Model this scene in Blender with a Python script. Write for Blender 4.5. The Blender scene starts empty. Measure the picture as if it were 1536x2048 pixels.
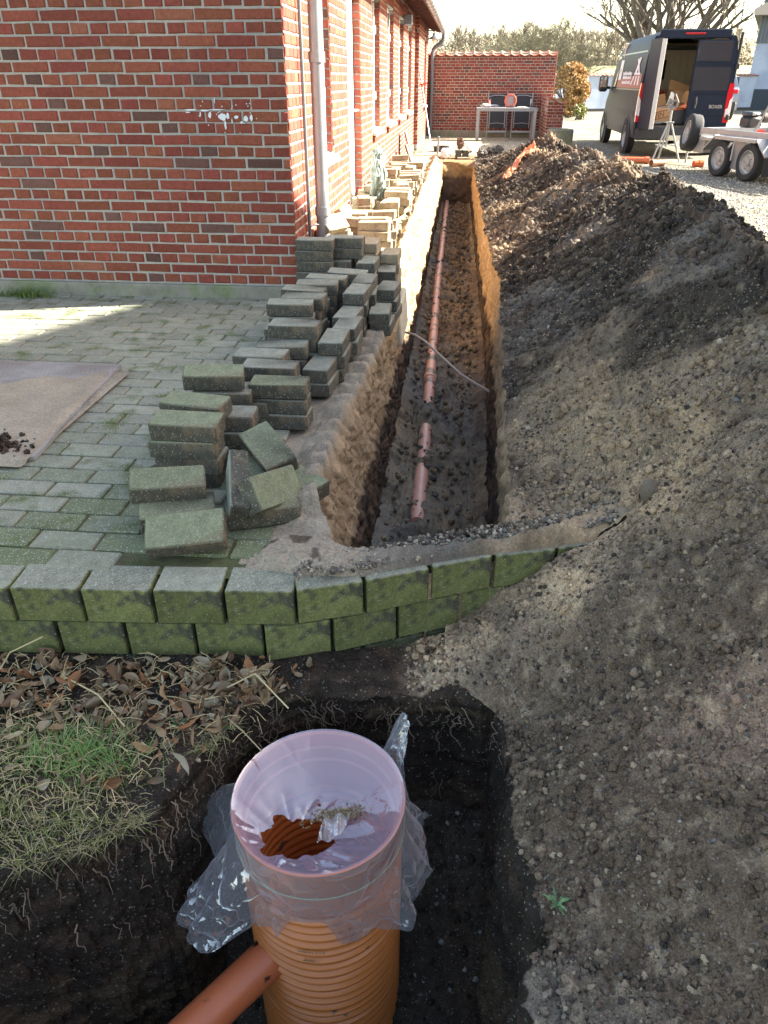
import bpy, math, random
import numpy as np
from mathutils import Vector, Matrix, Euler
R=math.radians; rnd=random.Random(7); nr=np.random.RandomState(11)
S=bpy.context.scene; COL=S.collection
# ------------------------------------------------ camera, world, sun, exposure
F=1470.0; CH=1.32
PITCH=math.atan(864/F); YAW=math.atan(164*math.cos(PITCH)/F)
fw=Vector((-math.sin(YAW)*math.cos(PITCH), math.cos(YAW)*math.cos(PITCH), -math.sin(PITCH)))
rt=Vector((math.cos(YAW), math.sin(YAW),0)); up=rt.cross(fw)
cam=bpy.data.objects.new('camera', bpy.data.cameras.new('camera')); COL.objects.link(cam)
M=Matrix((rt,up,-fw)).transposed().to_4x4(); M.translation=(0,0,CH); cam.matrix_world=M
cam.data.sensor_fit='VERTICAL'; cam.data.sensor_height=24; cam.data.lens=F/2048*24
cam.data.clip_start=.05; cam.data.clip_end=1500; S.camera=cam
SUN=Vector((1,.26,.638)).normalized()
W=bpy.data.worlds.new('World'); S.world=W; W.use_nodes=True
nt=W.node_tree; bg=nt.nodes['Background']; sky=nt.nodes.new('ShaderNodeTexSky')
sky.sky_type='NISHITA'; sky.sun_disc=False; sky.sun_elevation=math.asin(SUN.z); sky.sun_rotation=math.atan2(SUN.x,SUN.y)
sky.air_density=1.0; sky.dust_density=1.2; sky.ozone_density=1.0
tn=nt.nodes.new('ShaderNodeMix'); tn.data_type='RGBA'; tn.blend_type='MULTIPLY'; tn.inputs[0].default_value=1; tn.inputs[7].default_value=(1.14,1.0,.82,1); nt.links.new(sky.outputs[0],tn.inputs[6]); nt.links.new(tn.outputs[2],bg.inputs[0]); bg.inputs[1].default_value=.10
sl=bpy.data.lights.new('sun','SUN'); sl.energy=5.0; sl.angle=R(.53); sl.color=(1,.93,.80)
so=bpy.data.objects.new('sun',sl); COL.objects.link(so); so.rotation_euler=SUN.to_track_quat('Z','Y').to_euler()
S.view_settings.view_transform='Standard'; S.view_settings.look='None'; S.view_settings.exposure=2.65; S.view_settings.gamma=1
S.render.engine='CYCLES'
# ------------------------------------------------ noise
def _h(ix,iy,iz):
    n=(ix*374761393+iy*668265263+iz*2147483647+974634777)&0xffffffff
    n=((n^(n>>13))*1274126177)&0xffffffff; n=((n^(n>>16))*2246822519)&0xffffffff
    return ((n^(n>>15))&0xffffff)/float(0xffffff)
def vn(x,y,z=0.0):
    x,y,z=np.broadcast_arrays(np.asarray(x,float),np.asarray(y,float),np.asarray(z,float))
    fx,fy,fz=np.floor(x),np.floor(y),np.floor(z); ix,iy,iz=[a.astype(np.int64) for a in(fx,fy,fz)]
    u,v,w=x-fx,y-fy,z-fz; u=u*u*(3-2*u); v=v*v*(3-2*v); w=w*w*(3-2*w)
    def L(a,b,t): return a+(b-a)*t
    c=lambda i,j,k:_h(ix+i,iy+j,iz+k)
    r0=L(L(c(0,0,0),c(1,0,0),u),L(c(0,1,0),c(1,1,0),u),v)
    if not np.any(w): return r0
    return L(r0,L(L(c(0,0,1),c(1,0,1),u),L(c(0,1,1),c(1,1,1),u),v),w)
def fbm(x,y,z=0.0,o=4,g=.5):
    s=0;a=1;t=0
    for i in range(o):
        s=s+a*vn(x*2.03**i+i*17.3,y*2.03**i+i*9.1,(z*2.03**i+i*5.7) if not (np.isscalar(z) and z==0) else 0.0); t+=a; a*=g
    return s/t
def bil(x,y,z=0.0,o=3,g=.55):
    s=0;a=1;t=0
    for i in range(o):
        s=s+a*np.abs(2*vn(x*2.1**i+i*7.3,y*2.1**i+i*3.1,(z*2.1**i+i) if not (np.isscalar(z) and z==0) else 0.0)-1); t+=a; a*=g
    return s/t
def ss(a,b,x): t=np.clip((x-a)/(b-a),0,1); return t*t*(3-2*t)
def mixc(a,b,t): return a*(1-t[...,None])+b*t[...,None]
# ------------------------------------------------ node helpers
def N(t,k,**kw):
    n=t.nodes.new(k)
    for a,b in kw.items():
        if a.startswith('i_'): n.inputs[a[2:].replace('_',' ')].default_value=b
        else: setattr(n,a,b)
    return n
MATS={}
def mat(name,col=(.5,.5,.5),rough=.7,metal=0,spec=.5,var=0,vscale=20,bump=0,bscale=80,attr=False,col2=None,c2scale=6,c2lo=.45,c2hi=.6,
        trans=0,alpha=1,emit=None,speck=0,spscale=300,coat=0,bdist=.01,grain=0,gscale=200,speckcol=(.8,.8,.75)):
    if name in MATS: return MATS[name]
    m=bpy.data.materials.new(name); m.use_nodes=True; t=m.node_tree; p=t.nodes['Principled BSDF']; L=t.links.new
    p.inputs['Base Color'].default_value=(*col,1); p.inputs['Roughness'].default_value=rough; p.inputs['Metallic'].default_value=metal
    p.inputs['Specular IOR Level'].default_value=spec; p.inputs['Alpha'].default_value=alpha; p.inputs['Transmission Weight'].default_value=trans
    p.inputs['Coat Weight'].default_value=coat
    tc=N(t,'ShaderNodeTexCoord'); src=None
    if attr:
        a=N(t,'ShaderNodeVertexColor',layer_name='Col'); src=a.outputs['Color']
    if col2 is not None:
        nz=N(t,'ShaderNodeTexNoise'); nz.inputs['Scale'].default_value=c2scale; nz.inputs['Detail'].default_value=6; L(tc.outputs['Object'],nz.inputs['Vector'])
        mr=N(t,'ShaderNodeMapRange'); mr.inputs[1].default_value=c2lo; mr.inputs[2].default_value=c2hi; L(nz.outputs[0],mr.inputs[0])
        mx=N(t,'ShaderNodeMix',data_type='RGBA'); mx.inputs[7].default_value=(*col2,1); L(mr.outputs[0],mx.inputs[0])
        if src: L(src,mx.inputs[6])
        else: mx.inputs[6].default_value=(*col,1)
        src=mx.outputs[2]
    if var:
        nz=N(t,'ShaderNodeTexNoise'); nz.inputs['Scale'].default_value=vscale; nz.inputs['Detail'].default_value=8; nz.inputs['Roughness'].default_value=.65; L(tc.outputs['Object'],nz.inputs['Vector'])
        mr=N(t,'ShaderNodeMapRange'); mr.inputs[1].default_value=.25; mr.inputs[2].default_value=.75; mr.inputs[3].default_value=1-var; mr.inputs[4].default_value=1+var; L(nz.outputs[0],mr.inputs[0])
        mx=N(t,'ShaderNodeMix',data_type='RGBA',blend_type='MULTIPLY'); mx.inputs[0].default_value=1
        if src: L(src,mx.inputs[6])
        else: mx.inputs[6].default_value=(*col,1)
        L(mr.outputs[0],mx.inputs[7]); src=mx.outputs[2]
    if grain:
        nz=N(t,'ShaderNodeTexNoise'); nz.inputs['Scale'].default_value=gscale; nz.inputs['Detail'].default_value=4; nz.inputs['Roughness'].default_value=.8; L(tc.outputs['Object'],nz.inputs['Vector'])
        mr=N(t,'ShaderNodeMapRange'); mr.inputs[1].default_value=.32; mr.inputs[2].default_value=.68; mr.inputs[3].default_value=1-grain; mr.inputs[4].default_value=1+grain; L(nz.outputs[0],mr.inputs[0])
        mx=N(t,'ShaderNodeMix',data_type='RGBA',blend_type='MULTIPLY'); mx.inputs[0].default_value=1; L(src,mx.inputs[6]); L(mr.outputs[0],mx.inputs[7]); src=mx.outputs[2]
    if speck:
        nz=N(t,'ShaderNodeTexVoronoi'); nz.inputs['Scale'].default_value=spscale; L(tc.outputs['Object'],nz.inputs['Vector'])
        sep=N(t,'ShaderNodeSeparateColor'); L(nz.outputs['Color'],sep.inputs[0])
        mr=N(t,'ShaderNodeMapRange'); mr.inputs[1].default_value=1-speck; mr.inputs[2].default_value=1-speck*.7; L(sep.outputs[0],mr.inputs[0])
        mx=N(t,'ShaderNodeMix',data_type='RGBA'); mx.inputs[7].default_value=(*speckcol,1); L(mr.outputs[0],mx.inputs[0])
        if src: L(src,mx.inputs[6])
        else: mx.inputs[6].default_value=(*col,1)
        src=mx.outputs[2]
    if src: L(src,p.inputs['Base Color'])
    if bump:
        nz=N(t,'ShaderNodeTexNoise'); nz.inputs['Scale'].default_value=bscale; nz.inputs['Detail'].default_value=6; L(tc.outputs['Object'],nz.inputs['Vector'])
        b=N(t,'ShaderNodeBump'); b.inputs['Strength'].default_value=bump; b.inputs['Distance'].default_value=bdist; L(nz.outputs[0],b.inputs['Height']); L(b.outputs[0],p.inputs['Normal'])
    if emit: p.inputs['Emission Color'].default_value=(*emit,1); p.inputs['Emission Strength'].default_value=1
    MATS[name]=m; return m
# ------------------------------------------------ mesh helpers
def fast_mesh(name,V,Fq,m,cols=None,smooth=False,mats=None,mi=None):
    """V (n,3); Fq list of (k,4)/(k,3) arrays or one array"""
    if not isinstance(Fq,list): Fq=[Fq]
    me=bpy.data.meshes.new(name); V=np.asarray(V,np.float32)
    me.vertices.add(len(V)); me.vertices.foreach_set('co',V.ravel())
    tot=sum(f.size for f in Fq); nf=sum(len(f) for f in Fq)
    me.loops.add(tot); me.polygons.add(nf)
    me.loops.foreach_set('vertex_index',np.concatenate([f.ravel() for f in Fq]).astype(np.int32))
    cnt=np.concatenate([np.full(len(f),f.shape[1]) for f in Fq]); st=np.concatenate([[0],np.cumsum(cnt)[:-1]])
    me.polygons.foreach_set('loop_start',st.astype(np.int32)); me.polygons.foreach_set('loop_total',cnt.astype(np.int32))
    if mi is not None: me.polygons.foreach_set('material_index',np.asarray(mi,np.int32))
    me.polygons.foreach_set('use_smooth',np.full(nf,smooth))
    me.update(calc_edges=True)
    if cols is not None:
        a=me.color_attributes.new('Col','FLOAT_COLOR','POINT'); c=np.ones((len(V),4),np.float32); c[:,:3]=cols; a.data.foreach_set('color',c.ravel())
    for x in (mats or [m]): me.materials.append(x)
    return me
def link(name,me,parent=None,loc=(0,0,0),rot=(0,0,0)):
    o=bpy.data.objects.new(name,me); COL.objects.link(o); o.location=loc; o.rotation_euler=rot
    if parent: o.parent=parent
    return o
def tag(o,label=None,cat=None,group=None,kind=None):
    if label: o['label']=label
    if cat: o['category']=cat
    if group: o['group']=group
    if kind: o['kind']=kind
    return o
def thing(name,label,cat,loc=(0,0,0),rz=0,group=None):
    o=bpy.data.objects.new(name,None); COL.objects.link(o); o.location=loc; o.rotation_euler=(0,0,rz); o.empty_display_size=.1
    return tag(o,label,cat,group)
def gridfaces(n,m,wrap=False):
    i=np.arange(n-1)[:,None]; j=np.arange(m if wrap else m-1)[None,:]; j2=(j+1)%m
    return np.stack([i*m+j,i*m+j2,(i+1)*m+j2,(i+1)*m+j],-1).reshape(-1,4)
class MB:
    def __init__(s): s.v=[]; s.f3=[]; s.f4=[]; s.n=0; s.c=[]; s.X=None; s.col=None; s.fn=[]
    def add(s,V,*fs,col=None):
        V=np.asarray(V,float)
        if s.X is not None: V=V@s.X[:3,:3].T+s.X[:3,3]
        for f in fs:
            f=np.asarray(f)
            if f.size==0: continue
            (s.f3 if f.shape[1]==3 else s.f4 if f.shape[1]==4 else s.fn).append(f+s.n)
        s.v.append(V); s.n+=len(V)
        c=col if col is not None else s.col
        if c is not None: s.c.append(np.broadcast_to(np.asarray(c,float),(len(V),3)))
        return s
    def box(s,c,d,rot=None,bev=0,col=None):
        d=np.array(d)/2.0; sg=np.array([[a,b,e] for a in(-1,1) for b in(-1,1) for e in(-1,1)],float)
        if bev<=0:
            V=sg*d; Fs=[np.array([[0,1,3,2],[4,6,7,5],[0,4,5,1],[2,3,7,6],[0,2,6,4],[1,5,7,3]])]
        else:
            V=[]
            for k in range(8):
                for ax in range(3):
                    p=sg[k]*(d-bev); p[ax]=sg[k][ax]*d[ax]; V.append(p)
            V=np.array(V); q=[];t3=[]
            idx=lambda a,b,e:(a*4+b*2+e)
            for ax in range(3):
                o1,o2=[x for x in range(3) if x!=ax]
                for sd in(0,1):
                    r=[]
                    for (i,j) in((0,0),(1,0),(1,1),(0,1)):
                        k=[0,0,0];k[ax]=sd;k[o1]=i;k[o2]=j; r.append(idx(*k)*3+ax)
                    if (sd==0)^(ax==1): r=r[::-1]
                    q.append(r)
                for i in(0,1):
                    for j in(0,1):
                        k0=[0,0,0];k0[o1]=i;k0[o2]=j;k1=list(k0);k1[ax]=1
                        a,b=idx(*k0),idx(*k1); r=[a*3+o1,b*3+o1,b*3+o2,a*3+o2]
                        if (i^j)^(ax==1): r=r[::-1]
                        q.append(r[::-1])
            for k in range(8):
                r=[k*3,k*3+1,k*3+2]; 
                if sg[k].prod()<0: r=r[::-1]
                t3.append(r)
            Fs=[np.array(q),np.array(t3)]
        if rot is not None:
            Rm=np.array(Euler(rot).to_matrix()) if not isinstance(rot,np.ndarray) else rot
            V=V@Rm.T
        return s.add(V+np.array(c),*Fs,col=col)
    def tube(s,path,r,n=8,caps=True,col=None,closed=False,sx=1):
        P=np.array(path,float); k=len(P); r=np.broadcast_to(np.asarray(r,float),(k,))
        T=np.gradient(P,axis=0) if not closed else np.roll(P,-1,0)-np.roll(P,1,0); T/= (np.linalg.norm(T,axis=1)[:,None]+1e-12)
        ref=np.array([0,0,1.]) if abs(T[0][2])<.9 else np.array([1.,0,0]); A=[]
        a=np.cross(T[0],ref); a/=np.linalg.norm(a)
        for i in range(k):
            a=a-T[i]*(a@T[i]); a/=np.linalg.norm(a)+1e-12; A.append(a)
        A=np.array(A); B=np.cross(T,A); th=np.linspace(0,2*math.pi,n,endpoint=False)
        V=P[:,None]+r[:,None,None]*(A[:,None]*np.cos(th)[None,:,None]*sx+B[:,None]*np.sin(th)[None,:,None])
        V=V.reshape(-1,3); f=[gridfaces(k,n,True)]
        if closed: j=np.arange(n); f.append(np.stack([(k-1)*n+j,(k-1)*n+(j+1)%n,(j+1)%n,j],-1))
        elif caps:
            f+= [np.arange(n)[None,::-1].copy(),(np.arange(n)+(k-1)*n)[None,:]]
        return s.add(V,*f,col=col)
    def lathe(s,prof,c=(0,0,0),axis='z',n=32,col=None,closed=False,rot=None):
        P=np.array(prof,float); th=np.linspace(0,2*math.pi,n,endpoint=False); k=len(P)
        V=np.stack([P[:,0:1]*np.cos(th),P[:,0:1]*np.sin(th),np.repeat(P[:,1:2],n,1)],-1).reshape(-1,3)
        if axis=='x': V=V[:,[2,0,1]]
        if axis=='y': V=V[:,[1,2,0]]
        if rot is not None: V=V@np.array(Euler(rot).to_matrix()).T
        return s.add(V+np.array(c),gridfaces(k,n,True),col=col)
    def prism(s,poly,a,b,plane='xy',col=None):
        """polygon in plane extruded between a and b"""
        P=np.array(poly,float); n=len(P)
        def mk(t):
            z=np.full(n,t)
            return {'xy':np.stack([P[:,0],P[:,1],z],-1),'xz':np.stack([P[:,0],z,P[:,1]],-1),'yz':np.stack([z,P[:,0],P[:,1]],-1)}[plane]
        V=np.vstack([mk(a),mk(b)]); j=np.arange(n); sd=np.stack([j,(j+1)%n,(j+1)%n+n,j+n],-1)
        return s.add(V,sd,j[None,::-1].copy(),(j+n)[None,:],col=col)
    def quad(s,*p,col=None): return s.add(np.array(p,float),np.array([[0,1,2,3]]),col=col)
    def mesh(s,name,m,smooth=False):
        fl=[]
        if s.f4: fl.append(np.concatenate(s.f4))
        if s.f3: fl.append(np.concatenate(s.f3))
        for f in s.fn: fl.append(f)
        return fast_mesh(name,np.concatenate(s.v),fl,m,cols=np.concatenate(s.c) if s.c and sum(len(c) for c in s.c)==s.n else None,smooth=smooth)
    def build(s,name,m,parent=None,smooth=False,loc=(0,0,0),rot=(0,0,0)):
        o=link(name,s.mesh(name,m,smooth),parent,loc,rot)
        if smooth:
            try: o.data.set_sharp_from_angle(angle=R(38))
            except Exception: pass
        return o
def B1(c,d,**k): return MB().box(c,d,**k)
def ico():
    t=(1+5**.5)/2; V=np.array([[-1,t,0],[1,t,0],[-1,-t,0],[1,-t,0],[0,-1,t],[0,1,t],[0,-1,-t],[0,1,-t],[t,0,-1],[t,0,1],[-t,0,-1],[-t,0,1]],float)
    V/=np.linalg.norm(V[0])
    Fc=[[0,11,5],[0,5,1],[0,1,7],[0,7,10],[0,10,11],[1,5,9],[5,11,4],[11,10,2],[10,7,6],[7,1,8],[3,9,4],[3,4,2],[3,2,6],[3,6,8],[3,8,9],[4,9,5],[2,4,11],[6,2,10],[8,6,7],[9,8,1]]
    V=list(map(tuple,V)); F2=[]; cache={}
    def mid(a,b):
        k=(min(a,b),max(a,b))
        if k not in cache:
            p=np.array(V[a])+np.array(V[b]); V.append(tuple(p/np.linalg.norm(p))); cache[k]=len(V)-1
        return cache[k]
    for a,b,c in Fc:
        x,y,z=mid(a,b),mid(b,c),mid(c,a); F2+=[[a,x,z],[b,y,x],[c,z,y],[x,y,z]]
    return np.array(V),np.array(F2)
ICO=ico()
def rocks(name,P,Rr,cols,m,rough=.25,flat=.75,smooth=True):
    """merged scatter of deformed pebbles at P (n,3) radii Rr (n)"""
    V0,F0=ICO; n=len(P); k=len(V0)
    q=nr.normal(size=(n,4)); q/=np.linalg.norm(q,axis=1)[:,None]; w,x,y,z=q.T
    Rm=np.stack([1-2*(y*y+z*z),2*(x*y-z*w),2*(x*z+y*w),2*(x*y+z*w),1-2*(x*x+z*z),2*(y*z-x*w),2*(x*z-y*w),2*(y*z+x*w),1-2*(x*x+y*y)],-1).reshape(n,3,3)
    sc=np.stack([nr.uniform(.8,1.3,n),nr.uniform(.7,1.1,n),nr.uniform(.5,.9,n)*flat/.75],-1)
    V=np.broadcast_to(V0[None],(n,k,3))*(1+rough*(nr.rand(n,k,1)-.5))*sc[:,None]
    V=np.einsum('nij,nkj->nki',Rm,V)*Rr[:,None,None]+P[:,None]
    Fs=(F0[None]+np.arange(n)[:,None,None]*k).reshape(-1,3)
    return link(name,fast_mesh(name,V.reshape(-1,3),Fs,m,cols=np.repeat(cols,k,0),smooth=smooth))
def text_mesh(txt,size,m,ext=.003):
    cu=bpy.data.curves.new('t','FONT'); cu.body=txt; cu.size=size; cu.extrude=ext; cu.align_x='CENTER'; cu.align_y='CENTER'
    o=bpy.data.objects.new('t',cu); COL.objects.link(o); bpy.context.view_layer.update()
    me=bpy.data.meshes.new_from_object(o.evaluated_get(bpy.context.evaluated_depsgraph_get())); bpy.data.objects.remove(o)
    me.materials.clear(); me.materials.append(m); return me
exec_parts=None
# ================================================ TERRAIN
DARK=np.array([.034,.027,.022]); BROWN=np.array([.085,.058,.042]); TAN=np.array([.345,.25,.158]); GREY=np.array([.17,.15,.13]); GOLD=np.array([.46,.31,.16]); PALE=np.array([.42,.35,.27])
m_soil=mat('soil',attr=True,grain=.55,gscale=210,rough=.95,spec=.15,var=.3,vscale=45,bump=.9,bscale=150,bdist=.012,speck=.035,spscale=230,speckcol=(.20,.18,.155))
m_sand=mat('sand',attr=True,grain=.38,gscale=180,rough=.95,spec=.15,var=.22,vscale=70,bump=.9,bscale=220,bdist=.008)
LAWN=-.30
def wally(x):      # y of the front face of the block wall
    return np.interp(x,[-4,-1.33,-.87,-.45,-.24,-.04,.17,.37,.55,.80,1.2],[1.62,1.68,1.71,1.745,1.82,1.91,2.0,2.06,2.12,2.20,2.33])
def heap_s(x,y):
    d=ss(.02,.11,y-wally(x)); far=y>2.6; d=np.where(far,1.0,d)
    rag=.055*(fbm(y*3.1,6.6,o=3)-.5)+.03*(vn(y*17,2.2)-.5)
    xf=np.interp(y,[-1,1.55,1.72,1.95,2.4],[.24,.19,-.12,-.12,-.12]); xb=np.interp(y,[1.8,2.02,2.2,3,5.8,8,15.6],[.12,.16,.225,.25,.33,.27,.21])+rag
    xl=xf*(1-d)+xb*d
    cx=np.interp(y,[-1,1,2,3,5,8,12,16],[1.0,1.05,1.15,1.25,1.45,1.55,1.38,1.3])
    hc=np.interp(y,[-1,0,1,2,3,5,8,10,13,14.6,15.3,16],[.0,.06,.26,.56,.66,.69,.66,.60,.53,.50,.30,0])
    zb=LAWN*(1-d)-.012*d
    return xl,cx,hc,zb
def Zheap(x,y,detail=True):
    xl,cx,hc,zb=heap_s(x,y)
    wob=.22*(fbm(y*.9+3,x*.0+1,o=2)-.5)+.10*(vn(y*2.3,7.7)-.5); cx=cx+wob*1.2
    hc=hc+ .16*(vn(y*1.1+5,2.2)-.5)*ss(2.2,3.4,y)*ss(15.5,14,y)
    s=(x-xl)/(cx-xl); up_=np.clip(s,0,1)
    dd_=np.where(y>2.6,1.0,ss(.02,.11,y-wally(x))); pw=np.interp(y,[1.2,1.7],[1.0,1.45])*(1-dd_)+dd_*np.interp(y,[2.05,2.4,3.2],[2.4,1.6,1.12])
    z1=zb+(hc-zb)*(up_**pw)*(1-.06*np.sin(up_*math.pi*.5)**8)
    z2=hc-(x-cx)*.72; z=np.where(s<1,z1,np.maximum(z2,np.interp(y,[1.5,2.5],[LAWN,-.06])-.02))
    top=np.exp(-((x-cx)/.12)**2); z=z-.03*top
    on=ss(0.0,.18,s)*ss(-.03,.04,z2*0+z-np.interp(y,[1.5,2.5],[LAWN,-.06])+.0)
    on=ss(0.0,.12,s)
    # bucket-dump lobes running down the slope
    lobe=fbm(x*1.3+y*1.5,y*1.9-x*.6,o=3)-.5
    z=z+on*ss(-.1,.3,z-zb)*lobe*.20
    if detail:
        a=on*.8+.2; nf_=np.interp(y,[1.0,2.2,4.5,7],[.50,.70,1.0,1.2]); a=a*nf_
        w1=fbm(x*5,y*5,o=2)*1.2; w2=fbm(x*5+9,y*5+4,o=2)*1.2
        z=z+a*(bil(x*6.5+w1,y*6.5+w2,o=6,g=.66)-.38)*.115*np.clip(.45+fbm(x*1.7+4,y*1.7,o=2),.5,1.3)
        z=z+a*ss(.52,.62,fbm(x*9+3,y*9,o=2))*(bil(x*32,y*32,o=3,g=.7)-.3)*.030
    return z
def heapcol(x,y,z):
    n1=fbm(x*1.6+1.3,y*1.3+x*1.1,o=4); n2=fbm(x*5+20,y*5,o=4); n3=fbm(x*14,y*14+3,o=3)
    xl,cx,hc,zb=heap_s(x,y); s=np.clip((x-xl)/(cx-xl),0,2)
    far=ss(5.0,8.0,y); near=ss(4.2,2.9,y)
    c=mixc(np.broadcast_to(DARK*1.9,x.shape+(3,)),np.broadcast_to(GREY*.85,x.shape+(3,)),ss(.3,.62,n2))
    c=mixc(c,np.broadcast_to(BROWN*1.15,x.shape+(3,)),np.clip(.35+far,0,1)*ss(.35,.6,n1)*.9)
    # sandy spill low on the slope, wide between y 2 and 4.2
    tanw=near*ss(1.25,.2,s+.9*(n1-.5))*ss(1.2,2.0,y)+ss(.56,.68,n1+.10*(n2-.5))*(.8-.25*far)+.55*far*ss(.55,.68,n2)
    c=mixc(c,np.broadcast_to(TAN*.92,x.shape+(3,)),np.clip(tanw,0,1)*(.72+.28*ss(.3,.6,n3)))
    c=mixc(c,np.broadcast_to(DARK*1.1,x.shape+(3,)),(.90-.25*ss(2.6,1.9,y))*ss(.46,.64,fbm(x*2.1+31,y*1.5-x*.8+4,o=4)+.10*ss(3.4,4.4,y)*ss(7,5.6,y)))
    low=ss(1.9,1.5,y); c=mixc(c,np.broadcast_to(np.array([.046,.033,.025]),x.shape+(3,)),low*.92*ss(.30,.50,fbm(x*2.6,y*2.6+8,o=4)))
    c=mixc(c,np.broadcast_to(np.array([.19,.135,.088]),x.shape+(3,)),low*.22)
    patch=np.exp(-(((x-.78)/.2)**2+((y-1.32)/.13)**2)*1.2); c=mixc(c,np.broadcast_to(BROWN*1.9,x.shape+(3,)),np.clip(patch*1.5*ss(.3,.6,n2),0,1))
    n4=vn(x*70,y*70)[...,None]; n5=ss(.55,.8,fbm(x*30+5,y*30,o=3))[...,None]; c=c*(1-.35*n5)+np.array([.30,.235,.16])*.35*n5; lift=1+.70*ss(2.6,1.7,y)[...,None]; return c*lift*(0.70+.38*n3[...,None]+.24*n4)
# --- spoil heap
Ya=[2.0]
while Ya[-1]<16: Ya.append(Ya[-1]+.0034*Ya[-1])
Ya=np.array(Ya); U=np.linspace(0,1,470)
XL=heap_s(0,Ya)[0]+.005*(vn(Ya*30,3.)-.5); XR=np.interp(Ya,[2,4,8,16],[2.3,2.6,2.75,2.5])
X=XL[:,None]+(XR-XL)[:,None]*U**1.15; Y=np.broadcast_to(Ya[:,None],X.shape); Z=Zheap(X,Y); Z=np.where(U[None]<.004,np.minimum(Z,-.02),Z)
Vh1=np.stack([X,Y,Z],-1).reshape(-1,3); C1=heapcol(X,Y,Z).reshape(-1,3); f1=gridfaces(*X.shape)
yb=np.linspace(-.6,2.02,560); U=np.linspace(0,1,480); XLb=np.interp(yb,[-1,1.5,1.72,2.2],[.30,.27,.02,.02])
XRb=np.full_like(yb,1.9); X=XLb[:,None]+(XRb-XLb)[:,None]*U; Y=np.broadcast_to(yb[:,None],X.shape).copy(); Z=Zheap(X,Y)
wy=wally(X); Y=np.where((Y>wy)&(X<.60),wy+.01,Y); Z=Zheap(X,np.minimum(Y,np.where(X<.60,wy,99)))
Vh2=np.stack([X,Y,Z],-1).reshape(-1,3); C2=heapcol(X,Y,Z).reshape(-1,3); f2=gridfaces(*X.shape)
fc=Vh2[f2].mean(1); f2=f2[~((fc[:,1]>wally(fc[:,0])+.02)&(fc[:,0]<.58))]
heap=link('spoil_heap',fast_mesh('spoil_heap',np.vstack([Vh1,Vh2]),np.vstack([f1,f2+len(Vh1)]),m_soil,cols=np.vstack([C1,C2]),smooth=True))
tag(heap,'long ridge of dug-up dark soil and sand along the right side of the trench','soil heap')
# --- trench (swept profile)
Yt=[1.86]
while Yt[-1]<15.0: Yt.append(Yt[-1]+.0034*Yt[-1])
Yt+=list(np.linspace(15.05,15.42,60))+[15.5,15.6,15.8,16.1,16.6]
Yt=np.array(Yt); n=len(Yt)
DEP=.70
dep=ss(1.93,1.99,Yt+.02*(vn(Yt*50,1.)-.5))*1.0; dep=np.where(Yt>15,ss(15.42,15.12,Yt),dep)
nearw=ss(3.6,2.2,Yt)
lipL=np.interp(Yt,[1.9,2.0,2.3,3,3.5,4.2,6,15],[-.30,-.36,-.48,-.49,-.46,-.42,-.39,-.40])+.03*(fbm(Yt*3,4.4,o=3)-.5)
lipR=heap_s(0,Yt)[0]+.012; botL=np.full(n,-.365); botR=np.interp(Yt,[2,5.8,15],[.21,.27,.20])
# columns: (kind, u)
cols_=[(0,u) for u in np.linspace(0,1,90)]+[(1,u) for u in np.linspace(0,1,110)[1:]]+[(2,u) for u in np.linspace(0,1,120)[1:]]+[(3,u) for u in np.linspace(0,1,80)[1:]]+[(4,u) for u in np.linspace(0,1,8)[1:]]
K=np.array([c[0] for c in cols_]); Uu=np.array([c[1] for c in cols_]); m_=len(K)
X=np.zeros((n,m_)); Z=np.zeros((n,m_)); Y0=np.repeat(Yt[:,None],m_,1)
k0=K==0; k1=K==1; k2=K==2; k3=K==3; k4=K==4
X[:,k0]=-1.10+(lipL[:,None]+1.10)*Uu[k0]; Z[:,k0]=-.02
# sand scallops beside the lip where pavers were lifted
u1=Uu[k1]; prof=np.interp(u1,[0,.12,.45,1],[0,.25,.85,1.0])
X[:,k1]=lipL[:,None]+(botL-lipL)[:,None]*prof; pass
X[:,k2]=botL[:,None]+(botR-botL)[:,None]*Uu[k2]
u3=Uu[k3]; X[:,k3]=botR[:,None]+(lipR-botR)[:,None]*np.interp(u3,[0,.5,.9,1],[0,.5,.9,1])
X[:,k4]=lipR[:,None]+.05*Uu[k4]; Z[:,k4]=-.02-.06*Uu[k4]
dw=Y0-(wally(X)+.125)+.02*(vn(X*25,Y0*0+3)-.5); D=np.where(Y0<4,ss(0,.07,dw),dep[:,None])*DEP; dep2=D/DEP
Z[:,k1]=-.02-(D[:,k1]-.02)*u1[None]*(D[:,k1]>.02); Z[:,k2]=-D[:,k2]-.015; Z[:,k3]=-D[:,k3]*(1-u3[None])-.012
Y=np.maximum(Y0,np.where(Y0<3,wally(X)+.10,0))
# displacement
a0=np.zeros_like(X); 
q=bil(Y*10,Z*10+X*10,o=3)-.35
ledge=np.where(K[None]==0,1.0,0)*ss(-.66,-.56,X)
sc=np.abs(((Y/.145)%1)-.5)*2; notch=ss(.15,.75,1-sc)
amp=ss(2.0,2.3,Y)*ss(4.9,4.4,Y)
Z+=ledge*(amp*(.035*notch*ss(-.62,-.5,X)+.02)+ (fbm(X*6,Y*6,o=3)-.5)*.06+(bil(X*30,Y*30,o=2)-.35)*.016)
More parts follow.
